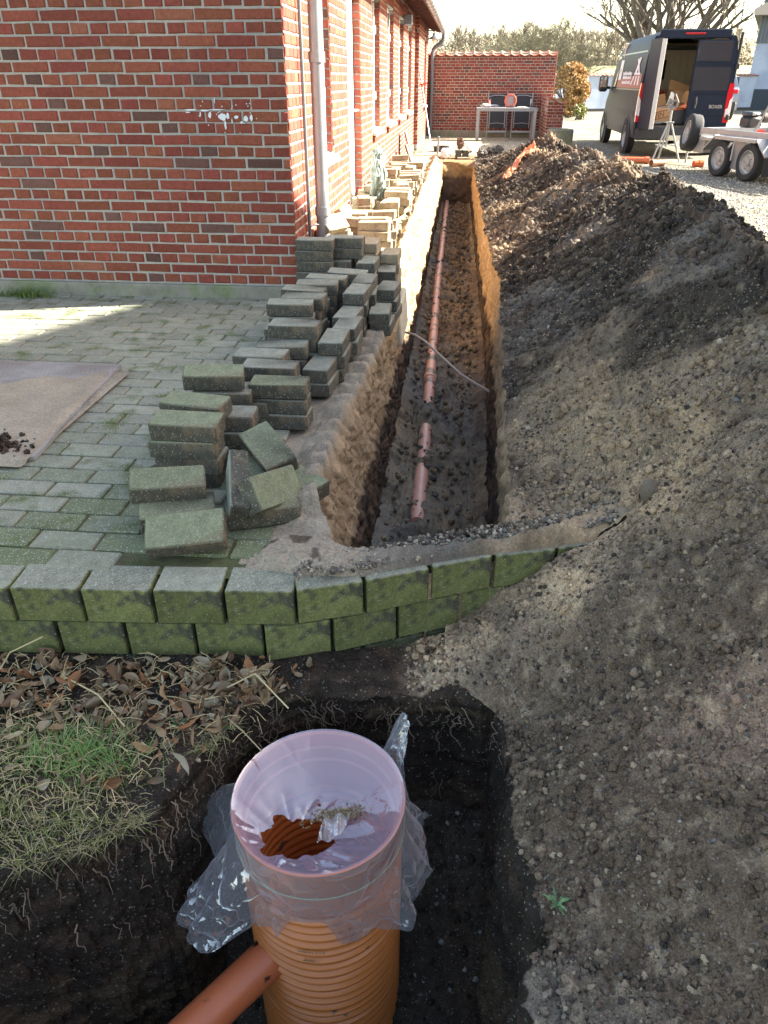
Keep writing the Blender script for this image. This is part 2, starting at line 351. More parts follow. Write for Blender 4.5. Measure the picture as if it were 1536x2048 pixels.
# mound where the sand was swept near the corner
Z+=np.where(K[None]==0,1,0)*(.05*np.exp(-((Y-2.35)/.25)**2)*ss(-.62,-.5,X))
wallm=(K[None]==1)|(K[None]==3); depthmask=ss(0,-.05,Z)
und=(bil(Y*6,Z*5,o=3)-.3)*.05+(bil(Y*22,Z*16+3,o=2)-.3)*.022+(fbm(Y*45,Z*9,o=2)-.5)*.012+(bil(Y*13,Z*13+4,o=4,g=.68)-.35)*.034
X+=np.where(K[None]==1,und*depthmask*1.0,0)-np.where(K[None]==3,und*.9*depthmask,0)
X+=np.where((K[None]==1),amp*.018*notch*ss(-.16,-.02,Z),0)
X+=-np.where((K[None]==3),.012*ss(.3,.7,1-np.abs(((Y/.21)%1)-.5)*2)*ss(4.6,3,Y)*ss(-.2,-.05,Z),0)
fl=(K[None]==2)*1.0*dep2; edge=np.minimum(X-botL[:,None],botR[:,None]-X)
Z+=fl*((fbm(X*5,Y*2.5,o=3)-.5)*.10+(bil(X*16,Y*11,o=3)-.35)*.045+(bil(X*45,Y*40,o=2)-.35)*.014)
Z+=fl*(.05*ss(.10,.0,edge))
# end wall is wavy
Y+=np.where((Yt[:,None]>15)&(Yt[:,None]<15.5),(fbm(X*4,Z*5,o=3)-.5)*.2*ss(0,-.05,Z),0)
nn=fbm(Y*1.2+X*2,Z*6+2,o=4); n2=fbm(Y*7,Z*9+X*5,o=3); n3=fbm(Y*20,Z*25+X*20,o=2)
def bc(c): return np.broadcast_to(c,X.shape+(3,))
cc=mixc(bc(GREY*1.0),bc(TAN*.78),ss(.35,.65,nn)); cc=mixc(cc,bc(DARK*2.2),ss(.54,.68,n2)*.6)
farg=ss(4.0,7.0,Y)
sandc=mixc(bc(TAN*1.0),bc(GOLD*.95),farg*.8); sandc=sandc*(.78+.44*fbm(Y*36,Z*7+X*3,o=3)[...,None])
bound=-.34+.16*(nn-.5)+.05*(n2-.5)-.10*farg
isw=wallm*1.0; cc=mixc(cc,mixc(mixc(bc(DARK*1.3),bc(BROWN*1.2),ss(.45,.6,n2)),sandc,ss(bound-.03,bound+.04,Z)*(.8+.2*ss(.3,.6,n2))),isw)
cc=mixc(cc,mixc(bc(PALE*.82),bc(GOLD*.5+PALE*.5),farg),np.where((K[None]==0)|(K[None]==4),1.,0.))
fb=ss(.45,.65,fbm(X*3+9,Y*.9,o=3))*.8; cc=mixc(cc,bc(BROWN*1.5),(K[None]==2)*farg*fb)
endm=ss(15.0,15.1,Y)*1.0; cc=mixc(cc,mixc(bc(BROWN),bc(GOLD*.55),ss(-.32,-.2,Z+.1*(nn-.5))),endm)
cc=cc*(.75+.5*n3[...,None])
tr=link('trench',fast_mesh('trench',np.stack([X,Y,Z],-1).reshape(-1,3),gridfaces(n,m_),m_sand,cols=cc.reshape(-1,3),smooth=True)); tag(tr,kind='structure')
def floorz(x,y): return -DEP+(fbm(x*5,y*2.5,o=3)-.5)*.10+(bil(x*16,y*11,o=3)-.35)*.045
# sand lying behind and over the block wall
xs=np.linspace(-.75,.68,440); vs=np.linspace(0,1,90); Xs,Vv=np.meshgrid(xs,vs)
yf=wally(Xs)+np.interp(Xs,[-.75,-.5,-.3,.2,.8],[.13,.10,.035,.012,.01]); yb2=np.interp(Xs,[-.75,-.4,-.3,.25,.5],[2.02,2.06,1.985,1.995,2.15])+.12*ss(.2,.6,Xs)
yb2=np.maximum(yb2,yf+.05)
Ys=yf+(yb2-yf)*Vv; Zs=.004+.028*np.sin(np.clip(Vv,0,1)*math.pi)**.7*ss(-.72,-.35,Xs)+(fbm(Xs*9,Ys*9,o=3)-.5)*.035+(bil(Xs*28,Ys*28,o=3)-.35)*.018
Zs+=ss(.15,.4,Xs)*(.01+.03*Vv); Zs=np.where(Xs>.25,np.maximum(Zs,Zheap(Xs,Ys)+.004),Zs)-.03*ss(.64,.68,Xs)+(bil(Xs*40,Ys*40,o=3)-.35)*.012*ss(.1,.3,Xs); Zs=np.where(Vv>.97,Zs-.06,Zs); Zs=np.where(Vv<.03,-.01,Zs); Zs-=.035*ss(-.5,-.72,Xs)
cS=mixc(np.broadcast_to(PALE*.85,Xs.shape+(3,)),np.broadcast_to(GREY*.9,Xs.shape+(3,)),ss(.45,.65,fbm(Xs*5+2,Ys*6,o=4))*ss(-.4,0,Xs))
cS=mixc(cS,np.broadcast_to(BROWN*.9,Xs.shape+(3,)),ss(.60,.66,fbm(Xs*8+7,Ys*8,o=3))*.8)
cS=mixc(cS,heapcol(Xs,Ys,Zs),ss(.02,.30,Xs+.15*(fbm(Xs*8,Ys*8,o=2)-.5)))
sp=link('sand_spill',fast_mesh('sand_spill',np.stack([Xs,Ys,Zs],-1).reshape(-1,3),gridfaces(*Xs.shape),m_sand,cols=cS.reshape(-1,3),smooth=True)); tag(sp,'pale sand spilled over the top of the mossy block wall','sand',kind='stuff')
# --- pit (polar mesh round the manhole) : floor and cut faces; its rim carries the lawn soil
PC=np.array([-.28,.95])
out=[(.165,1.64),(.195,1.60),(.20,1.45),(.205,1.19),(.22,.8),(.22,.3),(.1,-.35),(-.4,-.5),(-1.2,-.35),(-1.75,.15),(-1.5,.62),(-1.02,.96),(-.84,1.05),(-.70,1.16),(-.655,1.32),(-.60,1.47),(-.50,1.58),(-.34,1.65),(-.1,1.665),(.08,1.665)]
ang=np.array([math.atan2(b-PC[1],a-PC[0]) for a,b in out]); rad=np.array([math.hypot(a-PC[0],b-PC[1]) for a,b in out]); od=np.argsort(ang)
ang=ang[od]; rad=rad[od]; TH=np.linspace(-math.pi,math.pi,1500,endpoint=False); re=np.interp(TH,ang,rad,period=2*math.pi)
rs=ss(.0,.4,np.cos(TH)); re=re+rs*.05*(fbm(TH*5+50,1.1*TH,o=3)-.5)+rs*.022*(bil(TH*26+60,TH*0+.3,o=2)-.35); re=re+.02*(fbm(np.cos(TH)*6+9,np.sin(TH)*6+9,o=4)-.5)+.012*(bil(np.cos(TH)*30+40,np.sin(TH)*30+40,o=2)-.35)
def pitfloor(x,y): return -1.45+.69*ss(.98,1.60,y)+(fbm(x*4,y*4,o=3)-.5)*.06+(bil(x*18,y*18,o=3)-.35)*.03+(bil(x*50,y*50,o=2)-.35)*.010
def lawnz(x,y): return LAWN+(fbm(x*3,y*3,o=3)-.5)*.06+(bil(x*25,y*25,o=2)-.35)*.02-.02*ss(-.5,0,x)+.05*ss(1.50,1.68,y)*ss(.0,-.35,x)
vv=[]; 
nf,nw,no=110,170,150
rf=np.linspace(0.02,1,nf); 
rows=[]; colr=[]
cosT,sinT=np.cos(TH)[:,None],np.sin(TH)[:,None]
def rgb(c,sh): return np.broadcast_to(c,sh+(3,))
# floor
rr=(re[:,None]-.03)*rf[None]; Xf=PC[0]+rr*cosT; Yf=PC[1]+rr*sinT; Zf=pitfloor(Xf,Yf)
nz=fbm(Xf*9,Yf*9,o=4); cf=mixc(rgb(DARK*1.9,Xf.shape),rgb(BROWN*.9,Xf.shape),ss(.55,.72,nz)*.7)
# wall
w=np.linspace(0,1,nw+1)[1:]; zt=np.where((PC[0]+re*np.cos(TH))>-.02,Zheap(PC[0]+re*np.cos(TH),PC[1]+re*np.sin(TH)),lawnz(PC[0]+re*np.cos(TH),PC[1]+re*np.sin(TH)))
zbm=pitfloor(PC[0]+(re-.03)*np.cos(TH),PC[1]+(re-.03)*np.sin(TH))
Zw=zbm[:,None]+(zt-zbm)[:,None]*w; arc=(TH*re)[:,None]
back=(ss(.75,.95,np.sin(TH)))[:,None]
dr=(bil(arc*5,Zw*7,o=3)-.35)*.055+(bil(arc*22,Zw*22+5,o=3)-.35)*.022+(fbm(arc*4,Zw*16,o=3)-.5)*.03
dr+=.05*back*ss(-.42,-.50,Zw)*ss(-.75,-.6,Zw) 
dr+=-.02*ss(-.36,-.31,Zw)
fade=np.minimum(ss(0,.08,w),ss(1.0,.93,w))[None]
rw=re[:,None]-.03+.03*w+dr*fade; Xw=PC[0]+rw*cosT; Yw=PC[1]+rw*sinT
nz=fbm(arc*5+3,Zw*22+20,o=4); cw=mixc(rgb(DARK*1.05,Xw.shape),rgb(BROWN*.8,Xw.shape),ss(.55,.7,nz)*.7)
cw=mixc(cw,rgb(TAN*.4,Xw.shape),back*np.exp(-((Zw+.40+.04*np.sin(arc*6))/.022)**2)*ss(.35,.6,fbm(arc*9,Zw*9+4,o=2))*.8)
cw=mixc(cw,rgb(TAN*.35,Xw.shape),ss(-.70,-.86,Zw)*.55*ss(.4,.6,nz))
# outer lip (blends into lawn; on the heap side it dives under the heap)
o_=np.linspace(0,1,no+1)[1:]; wid=.9
ro=re[:,None]+wid*o_**1.5; Xo=PC[0]+ro*cosT; Yo=PC[1]+ro*sinT
Zo=np.where(Xo>-.05,Zheap(Xo,Yo)-.004-.02*ss(.0,.25,ro-re[:,None]),lawnz(Xo,Yo)); 
lim=wally(Xo)+.015; Yo=np.minimum(Yo,lim)
dxe=(Xo+.11); bl=ss(-.16,.12,dxe); 
Zo=np.where(Xo<-.05,lawnz(Xo,Yo)*(1-bl)+(Zheap(Xo,Yo)-.004)*bl,Zo)
nz=fbm(Xo*6+5,Yo*6,o=4); co=mixc(rgb(DARK*1.1,Xo.shape),rgb(BROWN*1.1,Xo.shape),ss(.55,.7,nz)*.7)
isheap=ss(-.15,.0,Xo)*ss(2.1,1.9,Yo); co=mixc(co,heapcol(Xo,Yo,Zo),isheap)
Zo=np.where((Xo>.40),Zo-.04,Zo)
V=np.concatenate([np.stack([Xf,Yf,Zf],-1),np.stack([Xw,Yw,Zw],-1),np.stack([Xo,Yo,Zo],-1)],1); CC=np.concatenate([cf,cw,co],1)
CC=CC*(.7+.6*fbm(V[...,0]*30,V[...,1]*30,V[...,2]*30,o=2)[...,None])
k=V.shape[1]; Vp=V.transpose(1,0,2).reshape(-1,3); Cp=CC.transpose(1,0,2).reshape(-1,3)
pit=link('pit',fast_mesh('pit',Vp,gridfaces(k,1500,True)[:,::-1].copy(),m_soil,cols=Cp,smooth=True)); tag(pit,kind='structure')
# lawn beyond the pit rim, left and behind
gx=np.linspace(-4.2,-.9,200); gy=np.linspace(-3,1.72,260); Xg,Yg=np.meshgrid(gx,gy)
Zg=lawnz(Xg,Yg)-.004-.03*ss(-1.1,-.9,Xg); nz=fbm(Xg*6+5,Yg*6,o=4); cg=mixc(rgb(DARK*1.1,Xg.shape),rgb(BROWN*1.1,Xg.shape),ss(.5,.7,nz)*.7)
fg=gridfaces(*Xg.shape); ctr=np.stack([Xg,Yg],-1).reshape(-1,2)[fg].mean(1); ta=np.arctan2(ctr[:,1]-PC[1],ctr[:,0]-PC[0]); rc=np.hypot(ctr[:,0]-PC[0],ctr[:,1]-PC[1])
fg=fg[rc>np.interp(ta,TH,re,period=2*math.pi)+.3]
lw=link('lawn',fast_mesh('lawn',np.stack([Xg,Yg,Zg],-1).reshape(-1,3),fg,m_soil,cols=cg.reshape(-1,3),smooth=True)); tag(lw,kind='structure')
# --- wide ground sheets (gravel yard, base under everything)
m_gravel=mat('gravel',(.20,.178,.142),rough=.95,spec=.2,var=.35,vscale=9,bump=1,bscale=60,bdist=.03,speck=.16,spscale=30,speckcol=(.44,.41,.36),col2=(.17,.165,.10),c2scale=.55,c2lo=.5,c2hi=.62)
g=MB()
def rect(x0,y0,x1,y1,z): g.quad((x0,y0,z),(x1,y0,z),(x1,y1,z),(x0,y1,z))
z=-.03
rect(-400,16.4,-1.2,60,z); rect(-1.2,16.4,2.2,60,z); rect(2.2,1.9,60,60,z); rect(60,-200,400,60,z)
rect(-400,1.75,-1.08,16.4,z); rect(-400,-200,-4.1,1.75,z); rect(-4.1,-200,1.85,-2.9,z); rect(1.85,-200,60,1.9,z); 
yd=g.build('yard',m_gravel); tag(yd,kind='structure')
m_field=mat('field_grass',(.20,.20,.075),rough=.9,var=.25,vscale=.6,col2=(.25,.22,.11),c2scale=.08,bump=.4,bscale=4,bdist=.1)
g=MB(); xs=np.linspace(-500,500,81); ysf=np.array([60,90,130,180,230,262,300,500,900.]); zf=np.array([-.03,.6,2.0,3.4,4.5,5.0,5.0,3,0.])
Xf,Yf=np.meshgrid(xs,ysf); Zf=np.repeat(zf[:,None],81,1)+.0*Xf+np.where(Yf>80,.25*(vn(Xf*.01+5,Yf*.01)-.5),0)
g.add(np.stack([Xf,Yf,Zf],-1).reshape(-1,3),gridfaces(*Xf.shape)); g.quad((-500,60,-.03),(-400,60,-.03),(-400,-200,-.03),(-500,-200,-.03)); o=g.build('field',m_field,smooth=False); tag(o,kind='structure')
def offpit(x,y,m=.012):
    a=np.arctan2(y-PC[1],x-PC[0]); return np.hypot(x-PC[0],y-PC[1])>np.interp(a,TH,re,period=2*math.pi)+m
# --- pebbles, clods, gravel stones (nobody could count them)
m_stone=mat('stone',attr=True,rough=.8,spec=.3,var=.2,vscale=60,bump=.3,bscale=200)
def scatter_heap(n,ylo,yhi,pw=1.6):
    y=ylo+(yhi-ylo)*nr.rand(n)**pw; xl,cx,hc,zb=heap_s(0,y); x=xl+.01+(np.where(y<2,1.5,2.3)-xl)*nr.rand(n)
    return x,y
x,y=scatter_heap(20000,.6,8,1.25); keep=~((y>wally(x)-.02)&(y<wally(x)+.16)&(x<.6)); keep&=(fbm(x*2.4+2,y*2.4,o=3)+.25*nr.rand(len(x)))>.56
keep&=offpit(x,y)&((y>2.3)|(nr.rand(len(x))>.75)); x,y=x[keep],y[keep]; z=Zheap(x,y); big=nr.rand(len(x))
r=.0016+.0055*big**3+.004*(y>4)*nr.rand(len(x)); r=np.where(big>.985,r+.007*nr.rand(len(x)),r)
pal=np.array([[.42,.38,.32],[.33,.31,.29],[.48,.42,.33],[.30,.24,.18],[.24,.25,.27],[.55,.52,.46],[.36,.28,.22]]); c=pal[nr.randint(0,len(pal),len(x))]*(.38+.30*nr.rand(len(x),1))*np.array([1.05,.98,.88])
o=rocks('pebbles',np.stack([x,y,z+r*.1],-1),r,c,m_stone,rough=.45); tag(o,'small rounded pebbles scattered over the soil heap','pebbles',kind='stuff')
x,y=scatter_heap(48000,.5,15.5,1.35); keep=~((y>wally(x)-.04)&(y<wally(x)+.16)&(x<.62)); keep&=offpit(x,y,.0); x,y=x[keep],y[keep]
z=Zheap(x,y); r=(.0018+.011*nr.rand(len(x))**6)*(.62+.34*np.minimum(y,5)); c=heapcol(x,y,z)*(.8+.4*nr.rand(len(x),1))
o=rocks('soil_clods',np.stack([x,y,z+r*.2],-1),r,c,m_soil,rough=.7,flat=.9); tag(o,'crumbly clods of dark soil lying on the heap','clods',kind='stuff')
nk=36000; y=.5+2.6*nr.rand(nk)**.9; x=-.1+1.6*nr.rand(nk); kp=offpit(x,y,.0)&~((y>wally(x)-.02)&(y<wally(x)+.15)&(x<.60))&~((y>wally(x))&(x<.27)); kp&=(fbm(x*5,y*5,o=3)+.3*nr.rand(nk)>.52); x,y=x[kp],y[kp]
z=Zheap(x,y); r=.0014+.0065*nr.rand(len(x))**3.5; q_=nr.rand(len(x)); c=np.where((q_>.84)[:,None],np.array([.25,.20,.14]),np.where((q_>.58)[:,None],DARK*1.7,heapcol(x,y,z)*.9))*(.6+.8*nr.rand(len(x),1))
o=rocks('crumbly_soil',np.stack([x,y,z+r*.35],-1),r,c,m_stone,rough=.8,flat=.95,smooth=False); tag(o,'fine dark and tan crumbs covering the near slope of the heap','soil crumbs',kind='stuff')
nq=3000; y=2.05+13*nr.rand(nq)**1.3; x=nr.uniform(-.35,.24,nq); z=floorz(x,y); r=(.003+.012*nr.rand(nq)**4)*(1+.10*y); nn_=fbm(x*4,y*2,o=2)
c=np.where((nr.rand(nq)>.45)[:,None],TAN*.7,GREY*.9)*(.7+.6*nr.rand(nq,1))
xp=nr.uniform(-.95,.18,2600); yp=nr.uniform(.9,1.62,2600); kp=np.hypot(xp+.29,yp-1.25)>.24; xp,yp=xp[kp],yp[kp]; zp=pitfloor(xp,yp); rp=.003+.012*nr.rand(len(xp))**4
cp=np.where((nr.rand(len(xp))>.93)[:,None],np.array([.3,.29,.27]),DARK*1.3)*(.7+.6*nr.rand(len(xp),1))
ns=1500; xq=nr.uniform(-.45,.6,ns); yq=wally(xq)+nr.uniform(.03,.16,ns); zq=np.full(ns,.02)+ss(.15,.7,xq)*.04; rq=.002+.007*nr.rand(ns)**3; cq=np.where((nr.rand(ns)>.5)[:,None],PALE,GREY)*(.6+.6*nr.rand(ns,1))
o=rocks('crumbs',np.vstack([np.stack([x,y,z+r*.3],-1),np.stack([xp,yp,zp+rp*.3],-1),np.stack([xq,yq,zq],-1)]),np.concatenate([r,rp,rq]),np.vstack([c,cp,cq]),m_soil,rough=.6,flat=.9); tag(o,'crumbs of soil and grit on the trench and pit floors','soil crumbs',kind='stuff')
ng=9000; y=5+10*nr.rand(ng)**1.1; x=2.2+ (y*.52-2.0)*nr.rand(ng)+.1; r=.006+.009*nr.rand(ng); pg=np.array([[.5,.47,.42],[.38,.36,.33],[.55,.5,.4],[.3,.28,.26]])
o=rocks('gravel_stones',np.stack([x,y,np.full(ng,-.03)+r*.3],-1),r,pg[nr.randint(0,4,ng)]*(.7+.4*nr.rand(ng,1)),m_stone,rough=.3); tag(o,'loose pale gravel covering the farmyard','gravel',kind='stuff')
# ================================================ MASONRY
m_brick=mat('red_brick',attr=True,grain=.22,gscale=90,rough=.85,spec=.25,var=.22,vscale=35,bump=.5,bscale=130,bdist=.004)
m_mortar=mat('mortar',(.43,.40,.35),rough=.95,spec=.1,var=.22,vscale=25,bump=.9,bscale=160,bdist=.006,col2=(.33,.32,.30),c2scale=1.5)
m_conc=mat('concrete',(.25,.24,.195),rough=.95,var=.25,vscale=15,bump=.8,bscale=60,bdist=.01,col2=(.20,.23,.13),c2scale=5,c2lo=.48,c2hi=.6)
m_wood=mat('dark_timber',(.10,.04,.03),rough=.8,var=.2,vscale=12)
m_white=mat('white_paint',(.80,.80,.80),rough=.4)
m_glass=mat('window_glass',(.03,.035,.04),rough=.05,spec=.9)
m_zinc=mat('zinc',(.42,.43,.44),rough=.45,metal=.6,var=.12,vscale=8)
m_darkpipe=mat('grey_metal_pipe',(.16,.17,.19),rough=.4,metal=.3)
m_tile=mat('clay_tile',(.36,.13,.08),rough=.85,var=.3,vscale=12,bump=.4,bscale=60,col2=(.33,.32,.25),c2scale=7,c2lo=.5,c2hi=.62)
def brick_list(u0,u1,z0,z1,openings=(),seed=1,soldier=()):
    r=random.Random(seed); out=[]; P=.0667; k=0; z=z0
    while z+.05<=z1:
        header=(k%2==0); L=.108 if header else .228; u=u0-(0 if header else (.06 if (k//2)%2==0 else .18))+ (.0)
        zz0,zz1=z+.0062,z+P-.0062
        while u<u1:
            a,b=max(u,u0)+0.0,min(u+L,u1)
            segs=[(a,b)]
            for (p,q,s,t) in openings:
                if zz1>s+.01 and zz0<t-.01:
                    ns_=[]
                    for (a_,b_) in segs:
                        if b_<=p or a_>=q: ns_.append((a_,b_)); continue
                        if a_<p: ns_.append((a_,p))
                        if b_>q: ns_.append((q,b_))
                    segs=ns_
            for (a_,b_) in segs:
                if b_-a_>.03: out.append((a_,b_,zz0,zz1))
            u+=L+.012
        z+=P; k+=1
    for (a,b,s,t) in soldier:
        u=a
        while u+.054<=b+.001: out.append((u,u+.054,s,t)); u+=.0667
    return np.array(out)
def brick_cols(n,seed,dark=.08):
    r=np.random.RandomState(seed); base=np.array([.235,.064,.043]); c=base*(.78+.40*r.rand(n,1))*np.array([1,1,1])
    c[:,1]*=(.9+.3*r.rand(n)); k=r.rand(n); c[k<dark]=np.array([.125,.062,.050])*(.8+.5*r.rand((k<dark).sum(),1)); c*=1.0; o=k>.965; c[o]=np.array([.28,.10,.06])
    return c
def brick_wall(name_b,name_m,parent,org,ud,nd,B,u0,u1,z0,z1,openings,seed,rev=True,proud=.006,dark=.08):
    """bricks B on plane through org (world), along ud, outward normal nd; parts parented with world coords"""
    org=np.array(org,float); ud=np.array(ud,float); nd=np.array(nd,float); n=len(B); r=np.random.RandomState(seed)
    j=lambda s: (r.rand(n)-.5)*s
    a,b,c,d=B.T; off=proud+j(.003); ins=.004
    def P(u,z,h): return org+u[:,None]*ud+z[:,None]*np.array([0,0,1.])+h[:,None]*nd
    back=-np.full(n,.004); a=a+j(.006); b=b+j(.006)
    Vs=[P(a,c,back),P(b,c,back),P(b,d,back),P(a,d,back),
        P(a,c+j(.006),off-.005),P(b,c+j(.006),off-.005),P(b,d+j(.006),off-.005),P(a,d+j(.006),off-.005),
        P(a+ins+np.abs(j(.008)),c+ins+np.abs(j(.006)),off),P(b-ins-np.abs(j(.008)),c+ins+np.abs(j(.005)),off),P(b-ins-np.abs(j(.009)),d-ins-np.abs(j(.006)),off),P(a+ins+np.abs(j(.009)),d-ins-np.abs(j(.005)),off)]
    V=np.stack(Vs,1); f=[]
    for o in(0,4):
        for i in range(4): f.append([o+i,o+(i+1)%4,o+4+(i+1)%4,o+4+i])
    f.append([8,9,10,11]); f=np.array(f); 
    if np.dot(np.cross(ud,[0,0,1.]),nd)<0: f=f[:,::-1]
    Fa=(f[None]+np.arange(n)[:,None,None]*12).reshape(-1,4); cc=np.repeat(brick_cols(n,seed,dark),12,0)
    ob=link(name_b,fast_mesh(name_b,V.reshape(-1,3)-np.array(parent.location),Fa,m_brick,cols=cc),parent)
    us=sorted(set([u0,u1]+[x for o in openings for x in o[:2]])); zs=sorted(set([z0,z1]+[x for o in openings for x in o[2:]])); mb=MB()
    for i in range(len(us)-1):
        for k in range(len(zs)-1):
            um,zm=(us[i]+us[i+1])/2,(zs[k]+zs[k+1])/2
            if any(o[0]<um<o[1] and o[2]<zm<o[3] for o in openings) or um<u0 or um>u1 or zm<z0 or zm>z1: continue
            p=[org+u*ud+np.array([0,0,zq]) for u,zq in((us[i],zs[k]),(us[i+1],zs[k]),(us[i+1],zs[k+1]),(us[i],zs[k+1]))]
            if np.dot(np.cross(ud,[0,0,1.]),nd)<0: p=p[::-1]
            mb.quad(*[q-np.array(parent.location) for q in p])
    mb.build(name_m,m_mortar,parent)
    return ob
HX,HY,HE=-1.09,5.12,22.35
house=thing('brick_house','long red brick farmhouse with white windows and zinc gutter beside the trench','house',(HX,HY,0))
hl=np.array([HX,HY,0])
# front gable wall (faces the camera) ; u runs to the left
fo=[]; Bf=brick_list(0,6.0,.088,2.85,seed=3); Bf=Bf.copy()
brick_wall('front_wall','front_mortar',house,(HX,HY,0),(-1,0,0),(0,-1,0),Bf,0,6.0,.06,3.2,[],5)
# side wall with openings
wins=[(6.02,6.82,.80,2.50),(9.88,10.75,.80,2.20),(11.72,12.78,.80,2.20),(13.80,14.80,.80,2.20),(15.85,16.95,.80,2.20)]
win2=(20.3,21.3,.80,2.20); door=(7.80,8.78,.02,2.55)
ops=[(a-HY,b-HY,c,d) for a,b,c,d in wins+[door]]
sold=[(a-HY,b-HY,d+.012,d+.20) for a,b,c,d in wins]
Bs=brick_list(0,18.0-HY,.10,2.62,ops,seed=4)
for (a,b,c,d) in sold[1:]: Bs=Bs[~((Bs[:,0]<b)&(Bs[:,1]>a)&(Bs[:,3]>c)&(Bs[:,2]<d))]
Bs=np.vstack([Bs,brick_list(0,0,0,0,soldier=[s_ for s_ in sold[1:]])])
brick_wall('side_wall','side_mortar',house,(HX,HY,0),(0,1,0),(1,0,0),Bs,0,18.0-HY,.0,3.0,ops,6,dark=.05)
op2=[(win2[0]-18,win2[1]-18,.80,2.20)]
brick_wall('side_wall','side_mortar',house,(HX+.09,18,0),(0,1,0),(1,0,0),brick_list(0,HE-18,.10,2.62,op2,seed=8),0,HE-18,0,3.0,op2,9)
brick_wall('pier','pier_mortar',house,(HX,18,0),(1,0,0),(0,-1,0),brick_list(0,.09,.10,2.62,seed=9),0,.09,0,3.0,[],10)
# plinth
MB().box((HX-3.2+.02-HX,HY-.012-HY,.028),(6.4,.06,.11),bev=.006).box((-.02+.012,8.5,.04),(.05,17.2,.11)).build('plinth',m_conc,house)
# windows and door
def reveal(parent,y0,y1,z0,z1,dep,x0=HX):
    n=int((z1-z0)/.0667); mb=MB(); mm=MB()
    for k in range(n):
        zc=z0+.0667*(k+.5); c=brick_cols(1,int(y0*100+k),.08)[0]
        mb.box((x0-dep/2-hl[0]+.002,y1-.004-hl[1]+rnd.uniform(-.001,.001),zc),(dep-.006,.016,.054),bev=.003,col=c)
    mm.box((x0-dep/2-hl[0],y1+.02-hl[1],(z0+z1)/2),(dep,.036,z1-z0)).box((x0-dep/2-hl[0],y0-.02-hl[1],(z0+z1)/2),(dep,.036,z1-z0)).box((x0-dep/2-hl[0],(y0+y1)/2-hl[1],z1+.02),(dep,y1-y0,.036))
    mb.build('window_reveal',m_brick,parent); mm.build('reveal_mortar',m_mortar,parent)
def window(y0,y1,z0,z1,x0=HX):
    dep=.11; reveal(house,y0,y1,z0,z1,dep,x0)
    fx=x0-dep+.02-hl[0]; yc=(y0+y1)/2-hl[1]; w=y1-y0; h=z1-z0; zc=(z0+z1)/2
    mb=MB(); t=.06
    mb.box((fx,yc,z0+t/2+.03),(.055,w,t+.03),bev=.004).box((fx,yc,z1-t/2),(.055,w,t),bev=.004)
    for s in(-1,1): mb.box((fx,yc+s*(w/2-t/2),zc),(.055,t,h-2*t-.03),bev=.004)
    mb.box((fx+.012,yc,zc),(.06,.07,h-2*t-.03),bev=.004)
    for i in(1,2,3): mb.box((fx+.004,yc,z0+h*i/4),(.03,w-2*t,.025))
    for s in(-1,1):
        for zz in(.25,.75): mb.box((fx+.035,yc+s*(w/2-.035),z0+h*zz),(.025,.02,.09),bev=.003)
    o=mb.build('window',m_white,house)
    B1((fx-.012,yc,zc),(.01,w-.08,h-.1)).build('pane',m_glass,o)
    sb=MB(); sb.add(np.array([[x0-dep+.03-hl[0],y,z] for y in(y0-.03-hl[1],y1+.03-hl[1]) for z in(z0-.03,z0+.012)]+[[x0+.055-hl[0],y,z] for y in(y0-.03-hl[1],y1+.03-hl[1]) for z in(z0-.065,z0-.03)]),
        np.array([[0,1,3,2],[4,6,7,5],[1,5,7,3],[0,2,6,4],[0,4,5,1],[2,3,7,6]])); sb.build('sill',m_white,o)
    bb=MB(); u=y0-.02
    while u<y1: bb.box((x0+.012-hl[0],u+.027-hl[1],z0-.095),(.05,.054,.06),bev=.003,col=brick_cols(1,int(u*999),.05)[0]); u+=.0667
    bb.build('sill_brick',m_brick,o)
for a in wins: window(*a)
window(*win2,x0=HX+.09)
reveal(house,*door[:2],.04,2.55,.13)
db=MB(); dx=-.10; yc=(door[0]+door[1])/2-hl[1]; w=door[1]-door[0]
db.box((dx,yc,1.29),(.05,w,2.5),bev=.004)
for zz,hh in((.5,.7),(1.35,.75),(2.1,.6)): db.box((dx+.03,yc,zz),(.02,w-.3,hh),bev=.008)
dd=db.build('door',m_white,house); B1((dx+.07,yc+.32,1.05),(.05,.12,.02),bev=.005).build('handle',m_zinc,dd); B1((.02,yc,.03),(.20,w+.04,.06),bev=.01).build('threshold',m_conc,house)
# eaves: soffit boards, rafter feet, fascia, tiles, gutter
y=HY+.1
while y<HE: MB().box((.20,y-HY,2.44),(.42,.07,.09),rot=(0,R(18),0)).build('rafter_foot',m_wood,house); y+=.62
B1((.18,(HE-HY)/2,2.53),(.50,HE-HY+.4,.02),rot=(0,R(20),0)).build('soffit',m_wood,house); B1((.40,(HE-HY)/2,2.42),(.025,HE-HY+.4,.12)).build('fascia',m_wood,house)
rp=[]; th=R(32)
ny=140; nxr=14; ys_=np.linspace(-.25,HE-HY+.25,ny*4+1); us_=np.repeat(np.arange(nxr+1),2)[1:-1]*.34
prof=.03*np.abs(np.sin(ys_/.105*math.pi/2)); V=[];
for i,u in enumerate(us_):
    lift=.03 if i%2==0 else 0.0
    V.append(np.stack([.47-(u)*math.cos(th)+0*ys_,ys_,2.47+u*math.sin(th)+lift+prof],-1))
V=np.array(V); MB().add(V.reshape(-1,3),gridfaces(*V.shape[:2])).build('roof',m_tile,house,smooth=False)
gt=MB(); ga=np.linspace(math.pi,2*math.pi,9); gp=[(.47+.062*math.cos(a),2.40+.062*math.sin(a)) for a in ga]; gp+= [(.47+.057*math.cos(a),2.40+.057*math.sin(a)) for a in ga[::-1]]
